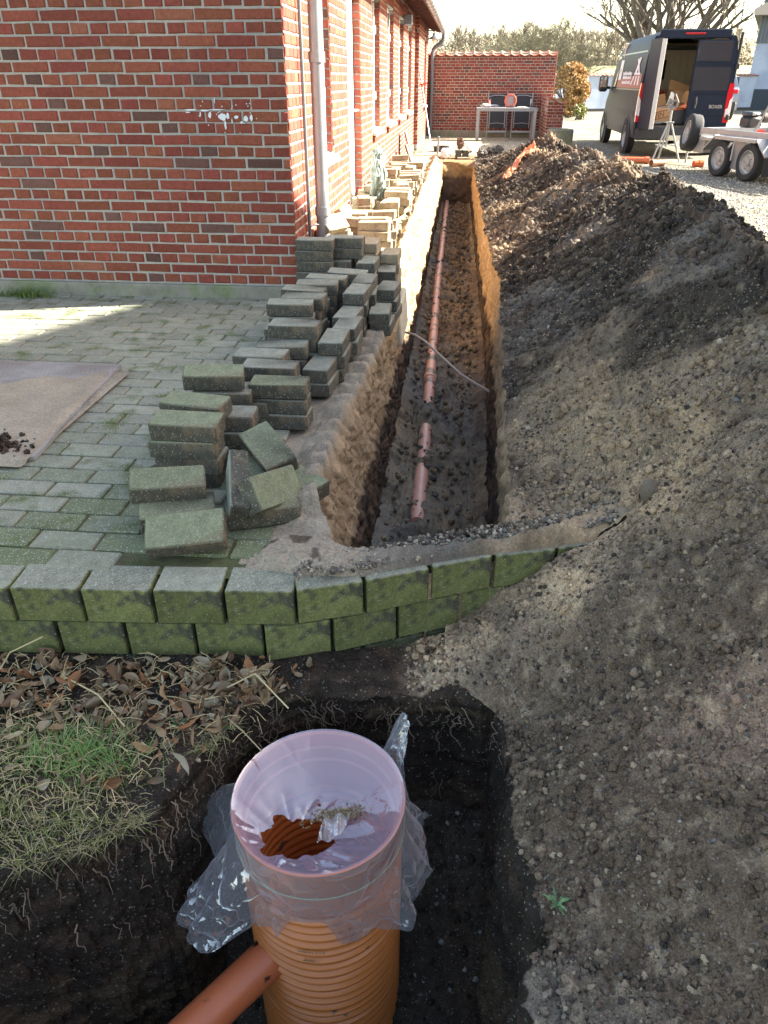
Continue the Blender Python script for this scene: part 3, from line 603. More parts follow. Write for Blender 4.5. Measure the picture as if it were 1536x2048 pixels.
gt.prism(gp,-.1,HE-HY+.15,'xz'); gt.tube([(.53,-.1,2.40),(.53,HE-HY+.15,2.40)],.009,6)
y=.3
while y<HE-HY: gt.tube([(.47+.066*math.cos(a),y,2.40+.066*math.sin(a)) for a in ga],.005,5); y+=.6
gt.build('gutter',m_zinc,house,smooth=True)
dp=MB(); dp.tube([(.10,.52,.02),(.10,.52,2.20),(.13,.52,2.27),(.44,.52,2.31),(.47,.52,2.36)],.048,16); 
for zz in(.5,1.45): dp.lathe([(.05,-.03),(.056,-.03),(.056,.03),(.05,.03)],(.10,.52,zz),n=16)
dp.build('downpipe',m_zinc,house,smooth=True)
dp=MB(); e=HE-HY-.06; dp.tube([(.20,e,.02),(.20,e,1.92),(.215,e,1.99),(.27,e,2.05),(.40,e,2.13),(.45,e,2.18),(.47,e,2.25),(.47,e,2.36)],.048,14); dp.build('downpipe',m_darkpipe,house,smooth=True)
dp=MB(); dp.tube([(.03,.36,.3),(.03,.36,2.3)],.012,8); dp.tube([(.03,.36,.42),(.08,.44,.42)],.006,6); dp.build('cable_conduit',m_darkpipe,house)
lm=MB(); lm.lathe([(.0,.10),(.03,.10),(.035,.05),(.13,-.0),(.14,-.015),(.125,-.012),(.03,.03),(0,.03)],(.30,15.3,2.16),n=24); lm.tube([(.0,15.3,2.28),(.15,15.3,2.32),(.30,15.3,2.30),(.30,15.3,2.25)],.012,8)
l_=lm.build('wall_lamp',m_darkpipe,house,smooth=True); MB().lathe([(0,.03),(.05,.02),(.055,-.03),(.03,-.06),(0,-.065)],(.30,15.3,2.14),n=16).build('bulb',mat('milk_glass',(.75,.72,.6),rough=.3),l_,smooth=True)
sb=MB(); sb.box((.09,9.5,2.18),(.14,.12,.15),bev=.01); sb.build('alarm_box',m_darkpipe,house)
B1((.004,6.9,2.05),(.01,.12,.2)).build('wall_vent',m_darkpipe,house)
# white paint splash on the corner of the gable wall
ps=MB(); r_=random.Random(5)
def blob(u,z,rx,rz):
    n=14; P=[(-(u)+rx*(1+.5*(r_.random()-.5))*math.cos(a),z+rz*(1+.5*(r_.random()-.5))*math.sin(a)) for a in np.linspace(0,2*math.pi,n,endpoint=False)]
    ps.prism(P,-.0095,-.0125,'xz')
for (u,z,rx,rz) in [(.62,1.158,.05,.006),(.53,1.155,.035,.006),(.50,1.13,.012,.02),(.56,1.135,.006,.016),(.42,1.12,.028,.024),(.405,1.075,.008,.03),(.385,1.125,.012,.02),(.33,1.12,.02,.012),(.27,1.11,.018,.02),(.235,1.115,.012,.022),(.30,1.09,.012,.008),(.46,1.21,.004,.02),(.45,1.16,.06,.004),(.36,1.10,.005,.02),(.64,1.145,.02,.004)]: blob(u,z,rx*.8,rz*.8)
for k in range(26): blob(r_.uniform(.18,.62),1.12+r_.gauss(0,.05),.0035,.0035)
ps.build('paint_splash',mat('white_splash',(.72,.75,.78),rough=.6),house)
# --- back wall, low side wall
def coping(n,w,L,parent,org,ud,name='coping_tile'):
    ud=np.array(ud); s_=np.linspace(0,L,n*8+1); wave=.035*np.abs(np.sin(s_/(L/n)*math.pi)); nrm=np.array([-ud[1],ud[0],0])
    mb=MB()
    for sd in(-1,1):
        T=[];
        for t,(o,zz) in enumerate([(0,.09),(w/2,.01),(w/2,-.004),(0,.075)]):
            T.append(np.array(org)+s_[:,None]*ud+o*sd*nrm+(np.array([0,0,1])*((.075-wave)+(zz-.09))[:,None]))
        T=np.array(T); fcs=gridfaces(*T.shape[:2],False); mb.add(T.reshape(-1,3)-np.array(parent.location),fcs)
    return mb.build(name,m_tile,parent)
bw=thing('brick_wall','tall red brick yard wall with wavy tile coping closing the far end','wall',(-1.0,22.35,0)); ang_=-.02; ud=np.array([math.cos(ang_),math.sin(ang_),0])
brick_wall('wall_face','wall_mortar',bw,(-1.0,22.35,0),ud,(ud[1],-ud[0],0),brick_list(0,3.28,.15,1.90,seed=12),0,3.28,0,1.92,[],13,dark=.14)
brick_wall('wall_end','wall_mortar',bw,(-1.0+3.28*ud[0],22.35+3.28*ud[1],0),(0,1,0),(1,0,0),brick_list(0,.23,.15,1.90,seed=14),0,.23,0,1.92,[],15)
MB().box((1.64,.0,.07),(3.3,.10,.15),rot=(0,0,ang_),bev=.01).build('plinth',m_conc,bw); coping(14,.34,3.30,bw,(-1.0,22.46,1.90),ud)
lw_=thing('low_brick_wall','low red brick wall with a tiled top jutting out beside the garden table','wall',(1.98,20.3,0))
brick_wall('wall_face','wall_mortar',lw_,(1.99,20.3,0),(1,0,0),(0,-1,0),brick_list(0,.37,0,.86,seed=16),0,.37,-.05,.84,[],17)
brick_wall('wall_side','wall_mortar',lw_,(1.99,20.3,0),(0,1,0),(-1,0,0),brick_list(0,2,0,.93,seed=18),0,2,-.05,.93,[],19)
MB().prism([(-.0,.93),(.01,.975),(.44,.845),(.43,.80)],-.04,2.0,'xz').build('tile_top',m_tile,lw_); MB().prism([(.005,-.05),(.385,-.05),(.385,.80),(.005,.93)],.01,2.0,'xz').build('core',m_mortar,lw_)
# --- near paving
m_paver=mat('paver',attr=True,grain=.28,gscale=220,rough=.92,spec=.25,var=.22,vscale=16,bump=.8,bscale=260,bdist=.004,col2=(.115,.135,.055),c2scale=7,c2lo=.53,c2hi=.68,speck=.08,spscale=330,speckcol=(.42,.43,.40))
def pavers(name,x0,x1,y0,y1,px,py,keep,mossy,seed,base=(.285,.278,.220),z0=0):
    r=np.random.RandomState(seed); L=[];k=0; y=y0
    while y<y1:
        x=x0+(px/2 if k%2 else 0)+r.uniform(-.006,.006)
        while x<x1:
            if keep(x+px/2,y+py/2): L.append((x+px/2,y+py/2))
            x+=px
        y+=py;k+=1
    L=np.array(L); n=len(L); mb=MB().box((0,0,0),(px-.009,py-.009,.06),bev=.0045); V0=mb.v[0]; F4=np.concatenate(mb.f4);F3=np.concatenate(mb.f3)
    a=r.normal(0,.008,n); ca,sa=np.cos(a),np.sin(a); X=V0[None,:,0]*ca[:,None]-V0[None,:,1]*sa[:,None]+L[:,0:1]+r.normal(0,.0012,(n,1)); Y=V0[None,:,0]*sa[:,None]+V0[None,:,1]*ca[:,None]+L[:,1:2]
    Z=V0[None,:,2]-.03+z0+r.normal(0,.0014,(n,1))+V0[None,:,0]*r.normal(0,.008,(n,1))+V0[None,:,1]*r.normal(0,.012,(n,1))
    k=len(V0); c=np.array(base)*(.82+.30*r.rand(n,1)); mo=np.array([mossy(x,y) for x,y in L])[:,None]*r.rand(n,1)**.7; c=c*(1-mo)+np.array([.13,.155,.07])*mo
    o=np.arange(n)[:,None,None]*k
    return link(name,fast_mesh(name,np.stack([X,Y,Z],-1).reshape(-1,3),[(F4[None]+o).reshape(-1,4),(F3[None]+o).reshape(-1,3)],m_paver,cols=np.repeat(c,k,0)))
def pav_edge(y): return np.interp(y,[1.8,2.0,2.15,2.6,3.2,3.6,4.0,4.6,4.9,5.4],[-.44,-.47,-.62,-.72,-.72,-.60,-.53,-.47,-.47,-.50])
pv=pavers('paving',-4.4,-.3,1.792,5.10,.225,.111,lambda x,y: x<pav_edge(y)-.06 and y>wally(x)+.15, lambda x,y: .75*float(ss(3.0,1.9,y))+.12,21); tag(pv,kind='structure')
m_joint=mat('mossy_joint',(.115,.12,.06),rough=1,spec=.1,var=.35,vscale=30,bump=1,bscale=120,col2=(.17,.13,.085),c2scale=5)
jb=MB(); ye=np.linspace(1.80,5.14,60)
xe=pav_edge(ye)-.10; Vj=np.stack([np.stack([np.full_like(ye,-4.4),ye,np.full_like(ye,-.009)],-1),np.stack([xe,ye,np.full_like(ye,-.009)],-1)],1)
jb.add(Vj.reshape(-1,3),gridfaces(60,2)[:,::-1].copy()); o=jb.build('paving_bed',m_joint); tag(o,kind='structure')
pf=pavers('far_paving',-1.0,2.2,16.7,22.3,.30,.15,lambda x,y: True,lambda x,y:.05,22,base=(.42,.38,.28),z0=-.004); tag(pf,kind='structure')
o=MB().quad((-1.1,16.45,-.014),(2.3,16.45,-.014),(2.3,22.3,-.014),(-1.1,22.3,-.014)).build('far_paving_bed',m_joint); tag(o,kind='structure')
# side strip under the stacks
ps_=pavers('side_paving',-1.09,-.5,5.14,16.4,.225,.111,lambda x,y: x<-.58,lambda x,y:.1,23,z0=-.004,base=(.33,.30,.22)); tag(ps_,kind='structure')
# --- mossy block wall (two courses of concrete blocks)
m_block=mat('mossy_block',attr=True,grain=.35,gscale=120,rough=.9,spec=.25,var=.5,vscale=9,bump=.7,bscale=180,bdist=.004,speck=.012,spscale=260,speckcol=(.26,.28,.22),col2=(.065,.065,.045),c2scale=13,c2lo=.52,c2hi=.62)
m_blocktop=mat('block_top',attr=True,rough=.9,spec=.25,var=.3,vscale=20,bump=.7,bscale=180,bdist=.004,speck=.2,spscale=330,speckcol=(.38,.38,.32))
bwall=thing('block_wall','low curving wall of two courses of green mossy concrete blocks holding back the paving','wall',(-.4,1.74,LAWN))
xs=np.linspace(-2.75,1.1,600); ys=wally(xs); sa=np.concatenate([[0],np.cumsum(np.hypot(np.diff(xs),np.diff(ys)))])
s0=np.interp(-.662,xs,sa)
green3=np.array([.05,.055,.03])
for crs in(0,1,2):
    s=s0-9*.2165+(7*.2165 if crs==2 else 0)+(.108 if crs==1 else 0); 
    while s<sa[-1]-.22:
        sc_=s+.108; x=np.interp(sc_,sa,xs); y=np.interp(sc_,sa,ys)
        if x>.60: break
        x2=np.interp(sc_+.05,sa,xs);y2=np.interp(sc_+.05,sa,ys); a=math.atan2(y2-y,x2-x)
        gl=.206+rnd.uniform(-.003,.002); top=-.004 if crs==0 else -.137 if crs==1 else -.270
        off=.065 if crs==0 else .069
        green=np.array([.150,.160,.062])*rnd.uniform(.8,1.2)
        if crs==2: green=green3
        mb=MB().box((0,0,0),(gl,.13,.128),bev=.004,col=green)
        V=mb.v[0]; c=mb.c[0].copy(); 
        topc=np.array([.25,.25,.19])*rnd.uniform(.85,1.1)
        tz=V[:,2]>.0635; c[tz]=topc if crs==0 else green; mb.c=[c]
        o=mb.build('block',m_block,bwall,loc=(x-math.sin(a)*off+.4,y+math.cos(a)*off-1.74,top-.064-LAWN+rnd.uniform(-.002,.002)),rot=(rnd.uniform(-.012,.02),rnd.uniform(-.006,.006),a+rnd.uniform(-.012,.012)))
        # weathered speckled top face as the same block's second material
        o.data.materials.append(m_blocktop)
        for p in o.data.polygons:
            if p.normal.z>.9: p.material_index=1
        s+=.2165+ (rnd.uniform(-.0,.002))
# hidden near-black sheet behind the blocks so no gap shows between joints
mb=MB(); xs2=np.linspace(-2.7,1.0,60); Vc=[]
for x in xs2:
    y=float(wally(x)); Vc.append([(x,y+.045,-.42),(x,y+.045,-.02)])
mb.add(np.array(Vc).reshape(-1,3)-np.array([-.4,1.74,LAWN]),gridfaces(60,2)); mb.build('joint_fill',mat('joint_dark',(.02,.022,.015),rough=1),bwall)
# ================================================ LOOSE PAVERS
PL,PW,PT=.235,.118,.066
m_lpav=mat('loose_paver',attr=True,grain=.30,gscale=160,rough=.92,spec=.25,var=.3,vscale=22,bump=.8,bscale=200,bdist=.005,speck=.03,spscale=330,speckcol=(.34,.35,.30),col2=(.17,.13,.085),c2scale=11,c2lo=.56,c2hi=.7)
def paver_mesh(kind,seed):
    r=np.random.RandomState(seed); V,Q,T=[],[],[]
    mb=MB().box((0,0,0),(PL,PW,PT),bev=.005); V=mb.v[0]+r.normal(0,.0008,mb.v[0].shape)
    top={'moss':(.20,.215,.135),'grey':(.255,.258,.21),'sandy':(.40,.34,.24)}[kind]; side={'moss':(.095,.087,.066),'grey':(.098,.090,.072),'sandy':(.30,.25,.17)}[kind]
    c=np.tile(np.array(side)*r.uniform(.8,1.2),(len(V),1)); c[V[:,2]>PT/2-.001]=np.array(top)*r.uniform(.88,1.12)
    return fast_mesh('loose_paver',V,[np.concatenate(mb.f4),np.concatenate(mb.f3)],m_lpav,cols=c)
PM={k:[paver_mesh(k,i*7+len(k)) for i in range(5)] for k in('moss','grey','sandy')}
npv=[0]
def lp(x,y,z,rz=0,rx=0,ry=0,kind='grey',label='',group=None):
    npv[0]+=1
    o=link('loose_paver',PM[kind][npv[0]%5],None,(x,y,z),(R(rx),R(ry),R(rz))); o.scale=(1.06,1.05,1.0)
    return tag(o,label,'paver',group or 'loose grey pavers lifted from the trench line')
# near tumbled group, one by one : x,y,zcentre,rz,rx,ry,kind,label
near=[(-.82,1.925,.070,13,30,-3,'moss','mossy paver lying slanted in front of the pile, just behind the block wall'),
(-.945,2.13,.130,20,9,4,'moss','mossy paver tilted on top of the lowest leaning pair at the near end'),
(-.90,2.07,.058,21,10,3,'moss','lower paver of the leaning pair at the near end of the pile'),
(-1.03,2.27,.035,-35,5,0,'moss','corner of a paver sticking out left under the nearest two-high stack'),
(-.955,2.405,.225,0,4,1,'moss','big flat yellow-green mossy paver topping the nearest upright stack'),
(-.965,2.40,.155,1,1,0,'moss','second paver down in the nearest upright stack'),
(-.955,2.41,.088,-3,0,0,'grey','third paver down in the nearest upright stack'),
(-.97,2.41,.030,2,0,0,'grey','bottom paver of the nearest upright stack'),
(-.63,2.15,.035,20,0,0,'moss','dark paver lying flat under the two upright ones beside the sand'),
(-.715,2.17,.105,-76,78,24,'grey','narrow pinkish-sided paver leaning upright beside the mossy pair'),
(-.60,2.18,.10,66,58,14,'moss','light green paver propped upright nearest the sand bank'),
(-.60,2.30,.035,12,0,0,'moss','dark paver flat behind the propped ones beside the sand bank'),
(-.665,2.42,.13,-52,16,12,'moss','paver propped diagonally behind the upright pair'),
(-.70,2.36,.07,-50,10,8,'moss','mossy-edged paver below the diagonal one'),
(-.56,2.36,.04,-35,5,6,'moss','paver half tipped into the sand right of the diagonal one'),
(-.99,2.61,.215,-7,3,1,'moss','flat green paver with a ragged left edge, second stack from the near end'),
(-.90,2.67,.145,2,0,0,'grey','second paver down in the second stack from the near end'),
(-.86,2.655,.08,-4,0,0,'grey','third paver down in the second stack from the near end'),
(-.88,2.66,.030,3,0,0,'grey','bottom paver of the second stack from the near end'),
(-1.0,2.89,.235,14,6,3,'moss','thick mossy paver lifted askew on top of the third stack'),
(-.97,2.90,.155,8,4,2,'grey','wedged paver under the askew mossy one on the third stack'),
(-.91,2.95,.085,4,0,0,'grey','third paver down in the third stack'),
(-.74,2.97,.17,2,0,0,'moss','paver on top of the low stack right behind the third one'),
(-.74,2.97,.10,0,0,0,'grey','middle paver of the low stack right behind the third one'),
(-.735,2.96,.034,-3,0,0,'grey','bottom paver of the low stack right behind the third one')]
for x,y,z,rz,rx,ry,k,lab in near: lp(x,y,z,rz,rx,ry,k,lab)
ordn=['fourth','fifth','sixth','seventh','eighth','ninth','tenth','eleventh','twelfth','thirteenth','fourteenth','fifteenth']
lay=['bottom','second from bottom','third from bottom','fourth from bottom','fifth from bottom','sixth from bottom']
row=[(-.83,3.17,3,1),(-.90,3.33,3,-3),(-.84,3.47,3,2),(-.80,3.60,4,-2),(-.86,3.76,3,-4),(-.90,3.98,4,4),(-.86,4.14,4,-7),(-.88,4.30,4,-2),(-.84,4.45,4,0),(-.79,4.60,4,-2),(-.70,4.76,4,-1)]
for i,(x,y,nl,a) in enumerate(row):
    for k in range(nl):
        t=k==nl-1
        lp(x+rnd.uniform(-.012,.012),y+rnd.uniform(-.008,.008),.034+k*(PT+.003),a+rnd.uniform(-4,4),rnd.uniform(0,3) if t else 0,rnd.uniform(-2,2) if t else 0,'grey' if t or k else 'moss',
           f'{"top, light-speckled" if t else lay[k]} paver of the {ordn[i]} stack in the row running to the house corner')
# second row, pavers end-on to the viewer
row2=[(-.63,3.42,2),(-.60,3.62,3),(-.57,3.86,3),(-.60,4.08,3),(-.58,4.32,4),(-.55,4.58,4),(-.44,4.42,2),(-.42,4.70,3)]
for i,(x,y,nl) in enumerate(row2):
    for k in range(nl):
        lp(x+rnd.uniform(-.01,.01),y+rnd.uniform(-.01,.01),.034+k*(PT+.003),90+rnd.uniform(-6,6),0,0,'grey',
           f'{"top" if k==nl-1 else lay[k]} paver lying end-on, {["first","second","third","fourth","fifth","sixth","seventh","eighth"][i]} in the inner row beside the sand bank')
# tower at the house corner
for k in range(6):
    lp(-.96+(.02 if k%2 else 0)+rnd.uniform(-.01,.01),5.06,.034+k*(PT+.003),rnd.uniform(-3,3) ,0,0,'grey',f'{lay[k] if k<5 else "topmost"} paver of the tall grey tower against the house corner')
for k in range(6):
    lp(-.76+rnd.uniform(-.01,.01),5.16,.034+k*(PT+.003),90+rnd.uniform(-4,4) if k<4 else rnd.uniform(-4,4),0,0,'grey',f'{lay[k] if k<5 else "topmost"} paver of the tower standing just right of the corner tower')
for i,(x,y,nl) in enumerate([(-.60,5.12,4),(-.48,5.20,3),(-.47,5.42,4),(-.62,5.42,5)]):
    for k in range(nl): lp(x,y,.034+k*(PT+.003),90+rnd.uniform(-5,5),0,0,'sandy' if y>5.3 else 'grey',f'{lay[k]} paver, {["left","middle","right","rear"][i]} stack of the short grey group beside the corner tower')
# stacks in the sun along the wall
def word(n):
    w=['zero','first','second','third','fourth','fifth','sixth','seventh','eighth','ninth','tenth','eleventh','twelfth','thirteenth','fourteenth','fifteenth','sixteenth','seventeenth','eighteenth','nineteenth']
    return w[n] if n<20 else ('twenty-' if n<30 else 'thirty-')+w[n%10] if n%10 else ('twentieth' if n<30 else 'thirtieth')
y=5.66; i=0
while y<16.6 and npv[0]<285:
    i+=1; ls=1+ (y-5.5)*.022
    for cx_,side in((-.93,'wall'),(-.68,'trench')):
        nl={0:4,1:5,2:4,3:3}[rnd.randint(0,3)]; nl=nl if side=='wall' else nl-rnd.randint(0,1)
        if y>14.8: nl=5
        xo=rnd.uniform(-.05,.04); an=rnd.choice([0,0,90])+rnd.uniform(-9,9)
        for k in range(max(1,nl-2) if y>8 and False else 0,nl):
            if k<nl-3: continue
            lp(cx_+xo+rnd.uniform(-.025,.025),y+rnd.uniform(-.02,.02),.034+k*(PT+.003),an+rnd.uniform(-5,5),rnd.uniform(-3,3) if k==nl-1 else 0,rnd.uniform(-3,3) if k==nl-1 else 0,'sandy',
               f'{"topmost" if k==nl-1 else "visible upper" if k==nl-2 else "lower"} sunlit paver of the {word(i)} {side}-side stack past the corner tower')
    y+=.17+ (y-5.5)*.017+rnd.uniform(0,.03)
# supports inside sunlit stacks are left out of sight; low sand spread between them
xs=np.linspace(-.62,-.36,60); ys=np.concatenate([np.linspace(4.55,16.3,900)]); Xs,Ys=np.meshgrid(xs,ys)
Zs=-.03+.07*np.exp(-((Xs+.52)/.06)**2)*ss(4.5,5.2,Ys)+(fbm(Xs*7,Ys*5,o=3)-.5)*.09+(bil(Xs*25,Ys*16,o=2)-.35)*.025
Zs=np.where(Xs>-.385,-.05,Zs)
cS=mixc(np.broadcast_to(GOLD*.7+PALE*.3,Xs.shape+(3,)),np.broadcast_to(BROWN*1.5,Xs.shape+(3,)),ss(.6,.7,fbm(Xs*9,Ys*5,o=3))*.7)
o=link('sand_bank',fast_mesh('sand_bank',np.stack([Xs,Ys,Zs],-1).reshape(-1,3),gridfaces(*Xs.shape),m_sand,cols=cS.reshape(-1,3),smooth=True)); tag(o,'golden sunlit sand banked between the paver stacks and the trench','sand',kind='stuff')
fb=MB().box((0,0,0),(.10,.75,.24),bev=.01,rot=(0,R(-6),0)); o=fb.build('concrete_footing',mat('pale_concrete',(.52,.47,.36),rough=.9,var=.12,vscale=12,bump=.3,bscale=60),loc=(-.405,5.25,-.13)); tag(o,'smooth pale concrete footing poking out of the left trench side in the sun','footing')
# ================================================ MAT, PIPES, MANHOLE
m_mat=mat('phenolic_board',(.33,.31,.30),rough=.55,var=.2,vscale=10,col2=(.22,.19,.17),c2scale=4,c2lo=.4,c2hi=.7,bump=.5,bscale=90)
mb=MB().prism([(-3.2,3.61),(-1.745,3.60),(-1.645,2.50),(-3.1,2.36)],.004,.022)
for i in range(60):
    for j in range(34):
        x=-3.1+i*.024+(.012 if j%2 else 0); y_=2.5+j*.032
        if x< -1.72-(3.6-y_)*-.09 : mb.box((x,y_,.0225),(.016,.004,.003),rot=(0,0,R(35 if j%2 else -35)))
o=mb.build('ground_mat',m_mat); tag(o,'flat grey chequered board dusted with sand lying on the paving at left','board')
gx=np.linspace(-2.9,-1.66,240); gy=np.linspace(2.42,3.5,220); X,Y=np.meshgrid(gx,gy); right_=-1.735+.09*(3.6-Y)/1.1
t=ss(3.42,2.95,Y+ .55*(fbm(X*3,Y*3,o=3)-.5)+ (X+2.3)*-.12)*ss(.0,.05,right_-X)*ss(2.44,2.50,Y)
Z=.0200+.012*t*(.6+bil(X*18,Y*18,o=3))-.006*(t<.12)
o=link('sand_dusting',fast_mesh('sand_dusting',np.stack([X,Y,Z],-1).reshape(-1,3),gridfaces(*X.shape),m_sand,cols=(PALE*.9*(.8+.4*fbm(X*9,Y*9,o=3)[...,None])).reshape(-1,3),smooth=True)); tag(o,'thin layer of light sand spread over the board','sand',kind='stuff')
nq=260; x=-1.86+nr.normal(0,.10,nq); y=2.56+nr.normal(0,.035,nq); r=.004+.012*nr.rand(nq)**2; kk=x<-1.68
o=rocks('soil_crumbs',np.stack([x,y,.026+r*.4+.02*np.exp(-((x+1.86)/.06)**2)],-1)[kk],r[kk],(BROWN*.8*(.5+nr.rand(nq,1)))[kk],m_soil,rough=.6); tag(o,'small heap of dark soil crumbs on the near corner of the board','soil crumbs',kind='stuff')
m_orange=mat('orange_pvc',(.56,.135,.05),rough=.32,spec=.5,var=.08,vscale=6,col2=(.07,.05,.04),c2scale=16,c2lo=.64,c2hi=.67,bump=.05,bscale=40)
m_dusty=mat('dusty_orange_pvc',(.66,.33,.25),rough=.38,spec=.5,var=.1,vscale=8,col2=(.17,.13,.10),c2scale=9,c2lo=.55,c2hi=.6)
# drain pipe at the bottom of the trench
yy=np.linspace(3.35,15.35,90); px_=np.interp(yy,[3.35,5.7,8.8,15.4],[-.145,-.17,-.215,-.25]); bury=np.interp(yy,[3.3,3.45,3.9,4.05,4.6,4.75,5.05,5.2,5.6,15],[-.012,.010,.012,-.024,-.004,-.075,-.05,-.02,.010,.016])
mb=MB(); mb.tube(np.stack([px_,yy,-DEP-.012+bury],-1),.042,16)
for q in (5.55,8.9,11.6,14.0):
    x=float(np.interp(q,yy,px_)); z_=-DEP-.012+float(np.interp(q,yy,bury)); mb.lathe([(.042,-.05),(.050,-.045),(.053,-.03),(.050,-.015),(.050,.06),(.042,.065)],(x,q,z_),axis='y',n=16)
o=mb.build('drain_pipe',m_dusty,smooth=True); tag(o,'orange drain pipe half buried along the trench floor','drain pipe')
c=np.array([[-.36,5.30,-.27],[-.28,5.22,-.265],[-.2,5.12,-.28],[-.08,4.98,-.34],[.06,4.83,-.41],[.16,4.74,-.44],[.27,4.66,-.47]]); tt=np.linspace(0,6,40); c=np.stack([np.interp(tt,range(7),c[:,i]) for i in range(3)],-1)
o=MB().tube(c,.009,8).build('old_cable',mat('old_cable',(.42,.34,.28),rough=.7),smooth=True); tag(o,'thin pale old cable hanging across the trench','cable')
# manhole riser
MX,MY,MZ=-.293,1.262,-.30
mh=thing('manhole_riser','wide orange corrugated plastic manhole pipe standing in the dark pit','manhole pipe',(MX,MY,-1.0))
z0=MZ+1.0; prof=[]; 
for z in np.arange(-.35,z0-.185,.0045):
    ph=(z/.034)%1; prof.append((.210+.0095*(1 if .0<ph<.0 else max(0,math.sin(ph*2*math.pi))**.55 if math.sin(ph*2*math.pi)>0 else 0),z))
body=MB().lathe(prof,n=96)
inn=[(.190-.006*abs(math.sin(z/.034*math.pi)),z) for z in np.arange(z0-.19,-.35,-.0055)]
body.lathe([(.205,z0-.185),(.190,z0-.19)]+inn,n=96)
bo=body.build('corrugated_body',mat('orange_corrugated',(.60,.20,.055),rough=.33,spec=.5,var=.06,vscale=5,col2=(.13,.09,.06),c2scale=14,c2lo=.68,c2hi=.71),mh,smooth=True)
col_=MB().lathe([(.210,z0-.20),(.214,z0-.185),(.212,z0-.15),(.211,z0-.12),(.213,z0-.10),(.2145,z0-.06),(.219,z0-.05),(.220,z0-.008),(.226,z0-.004),(.227,z0),(.222,z0+.002),(.216,z0-.002),(.213,z0-.02),(.211,z0-.045),(.205,z0-.05),(.203,z0-.085),(.196,z0-.09),(.196,z0-.12),(.194,z0-.125),(.192,z0-.16),(.190,z0-.19)],n=96)
col_.build('socket_collar',mat('orange_collar',(.62,.23,.12),rough=.3,spec=.5,var=.04,vscale=5),mh,smooth=True)
m_ink=mat('faint_ink',(.30,.20,.12),rough=.6)
for zz,s_,u0 in((.365,30,.0),(.325,16,-.02)):
    mb=MB()
    for k in range(s_):
        a=-math.pi/2+.02+(k-s_/2)*.011+u0; 
        if rnd.random()<.8: mb.box((.2195*math.cos(a),.2195*math.sin(a),zz+rnd.uniform(-.002,.002)),(.0012,.0015,rnd.uniform(.003,.007)),rot=(0,0,a))
    mb.build('print_line',m_ink,mh)
# plastic film tied over the riser
def filmmat(nm,colr_,lo_,hi_,bs=.5,sc=11.0,gl=.45):
    m=bpy.data.materials.new(nm); m.use_nodes=True; t=m.node_tree; L=t.links.new; t.nodes.remove(t.nodes['Principled BSDF']); out=t.nodes['Material Output']
    df=N(t,'ShaderNodeBsdfDiffuse'); df.inputs[0].default_value=(*colr_,1); tl=N(t,'ShaderNodeBsdfTranslucent'); tl.inputs[0].default_value=(*colr_,1)
    g=N(t,'ShaderNodeBsdfGlossy'); g.inputs[0].default_value=(1,1,1,1); g.inputs['Roughness'].default_value=.07; tr=N(t,'ShaderNodeBsdfTransparent'); tr.inputs[0].default_value=(.97,.97,.98,1)
    a=N(t,'ShaderNodeMixShader'); a.inputs[0].default_value=.5; b2=N(t,'ShaderNodeMixShader'); b2.inputs[0].default_value=gl; mx=N(t,'ShaderNodeMixShader')
    L(df.outputs[0],a.inputs[1]); L(tl.outputs[0],a.inputs[2]); L(a.outputs[0],b2.inputs[1]); L(g.outputs[0],b2.inputs[2])
    tc=N(t,'ShaderNodeTexCoord'); nz=N(t,'ShaderNodeTexNoise'); nz.inputs['Scale'].default_value=9; L(tc.outputs['Object'],nz.inputs['Vector']); ad=N(t,'ShaderNodeMix',data_type='RGBA'); ad.inputs[0].default_value=.10; L(tc.outputs['Object'],ad.inputs[6]); L(nz.outputs['Color'],ad.inputs[7])
    vo=N(t,'ShaderNodeTexVoronoi',feature='DISTANCE_TO_EDGE'); vo.inputs['Scale'].default_value=sc; L(ad.outputs[2],vo.inputs['Vector'])
    pw=N(t,'ShaderNodeMath',operation='POWER'); pw.inputs[1].default_value=.6; L(vo.outputs['Distance'],pw.inputs[0])
    b=N(t,'ShaderNodeBump'); b.inputs['Strength'].default_value=bs; b.inputs['Distance'].default_value=.02; L(pw.outputs[0],b.inputs['Height']); L(b.outputs[0],g.inputs['Normal'])
    lw=N(t,'ShaderNodeLayerWeight'); lw.inputs[0].default_value=.35; L(b.outputs[0],lw.inputs['Normal']); mr=N(t,'ShaderNodeMapRange'); mr.inputs[3].default_value=lo_; mr.inputs[4].default_value=hi_; L(lw.outputs['Facing'],mr.inputs[0]); L(mr.outputs[0],mx.inputs[0])
    L(tr.outputs[0],mx.inputs[1]); L(b2.outputs[0],mx.inputs[2]); L(mx.outputs[0],out.inputs[0]); return m
mf=filmmat('plastic_film',(.82,.86,.94),.32,.85,.6,12.0,.5); mft=filmmat('milky_film',(.62,.58,.88),.42,.80,.22,7.0,.40)
film=thing('plastic_film','torn clear plastic film tied over the mouth of the orange manhole pipe','plastic film',(MX,MY,MZ))
def crease(x,y,f,seed,k=6):
    r=random.Random(seed); o=0
    for _ in range(k):
        a=r.uniform(0,6.28); q=(x*math.cos(a)+y*math.sin(a))*f*r.uniform(.6,1.5)+r.random(); o=o+np.abs((q%1)*2-1)*r.uniform(.4,1)
    return o/k-.35
nR,nA=90,300; A=np.linspace(0,2*math.pi,nA,endpoint=False); rr=np.linspace(0.02,1,nR)*.2265; Rr,Aa=np.meshgrid(rr,A,indexing='ij'); X=Rr*np.cos(Aa); Y=Rr*np.sin(Aa)
hc_=np.array([-.052,-.105]); dh=np.hypot((X-hc_[0])/1.45,(Y-hc_[1])); ah=np.arctan2(Y-hc_[1],X-hc_[0])
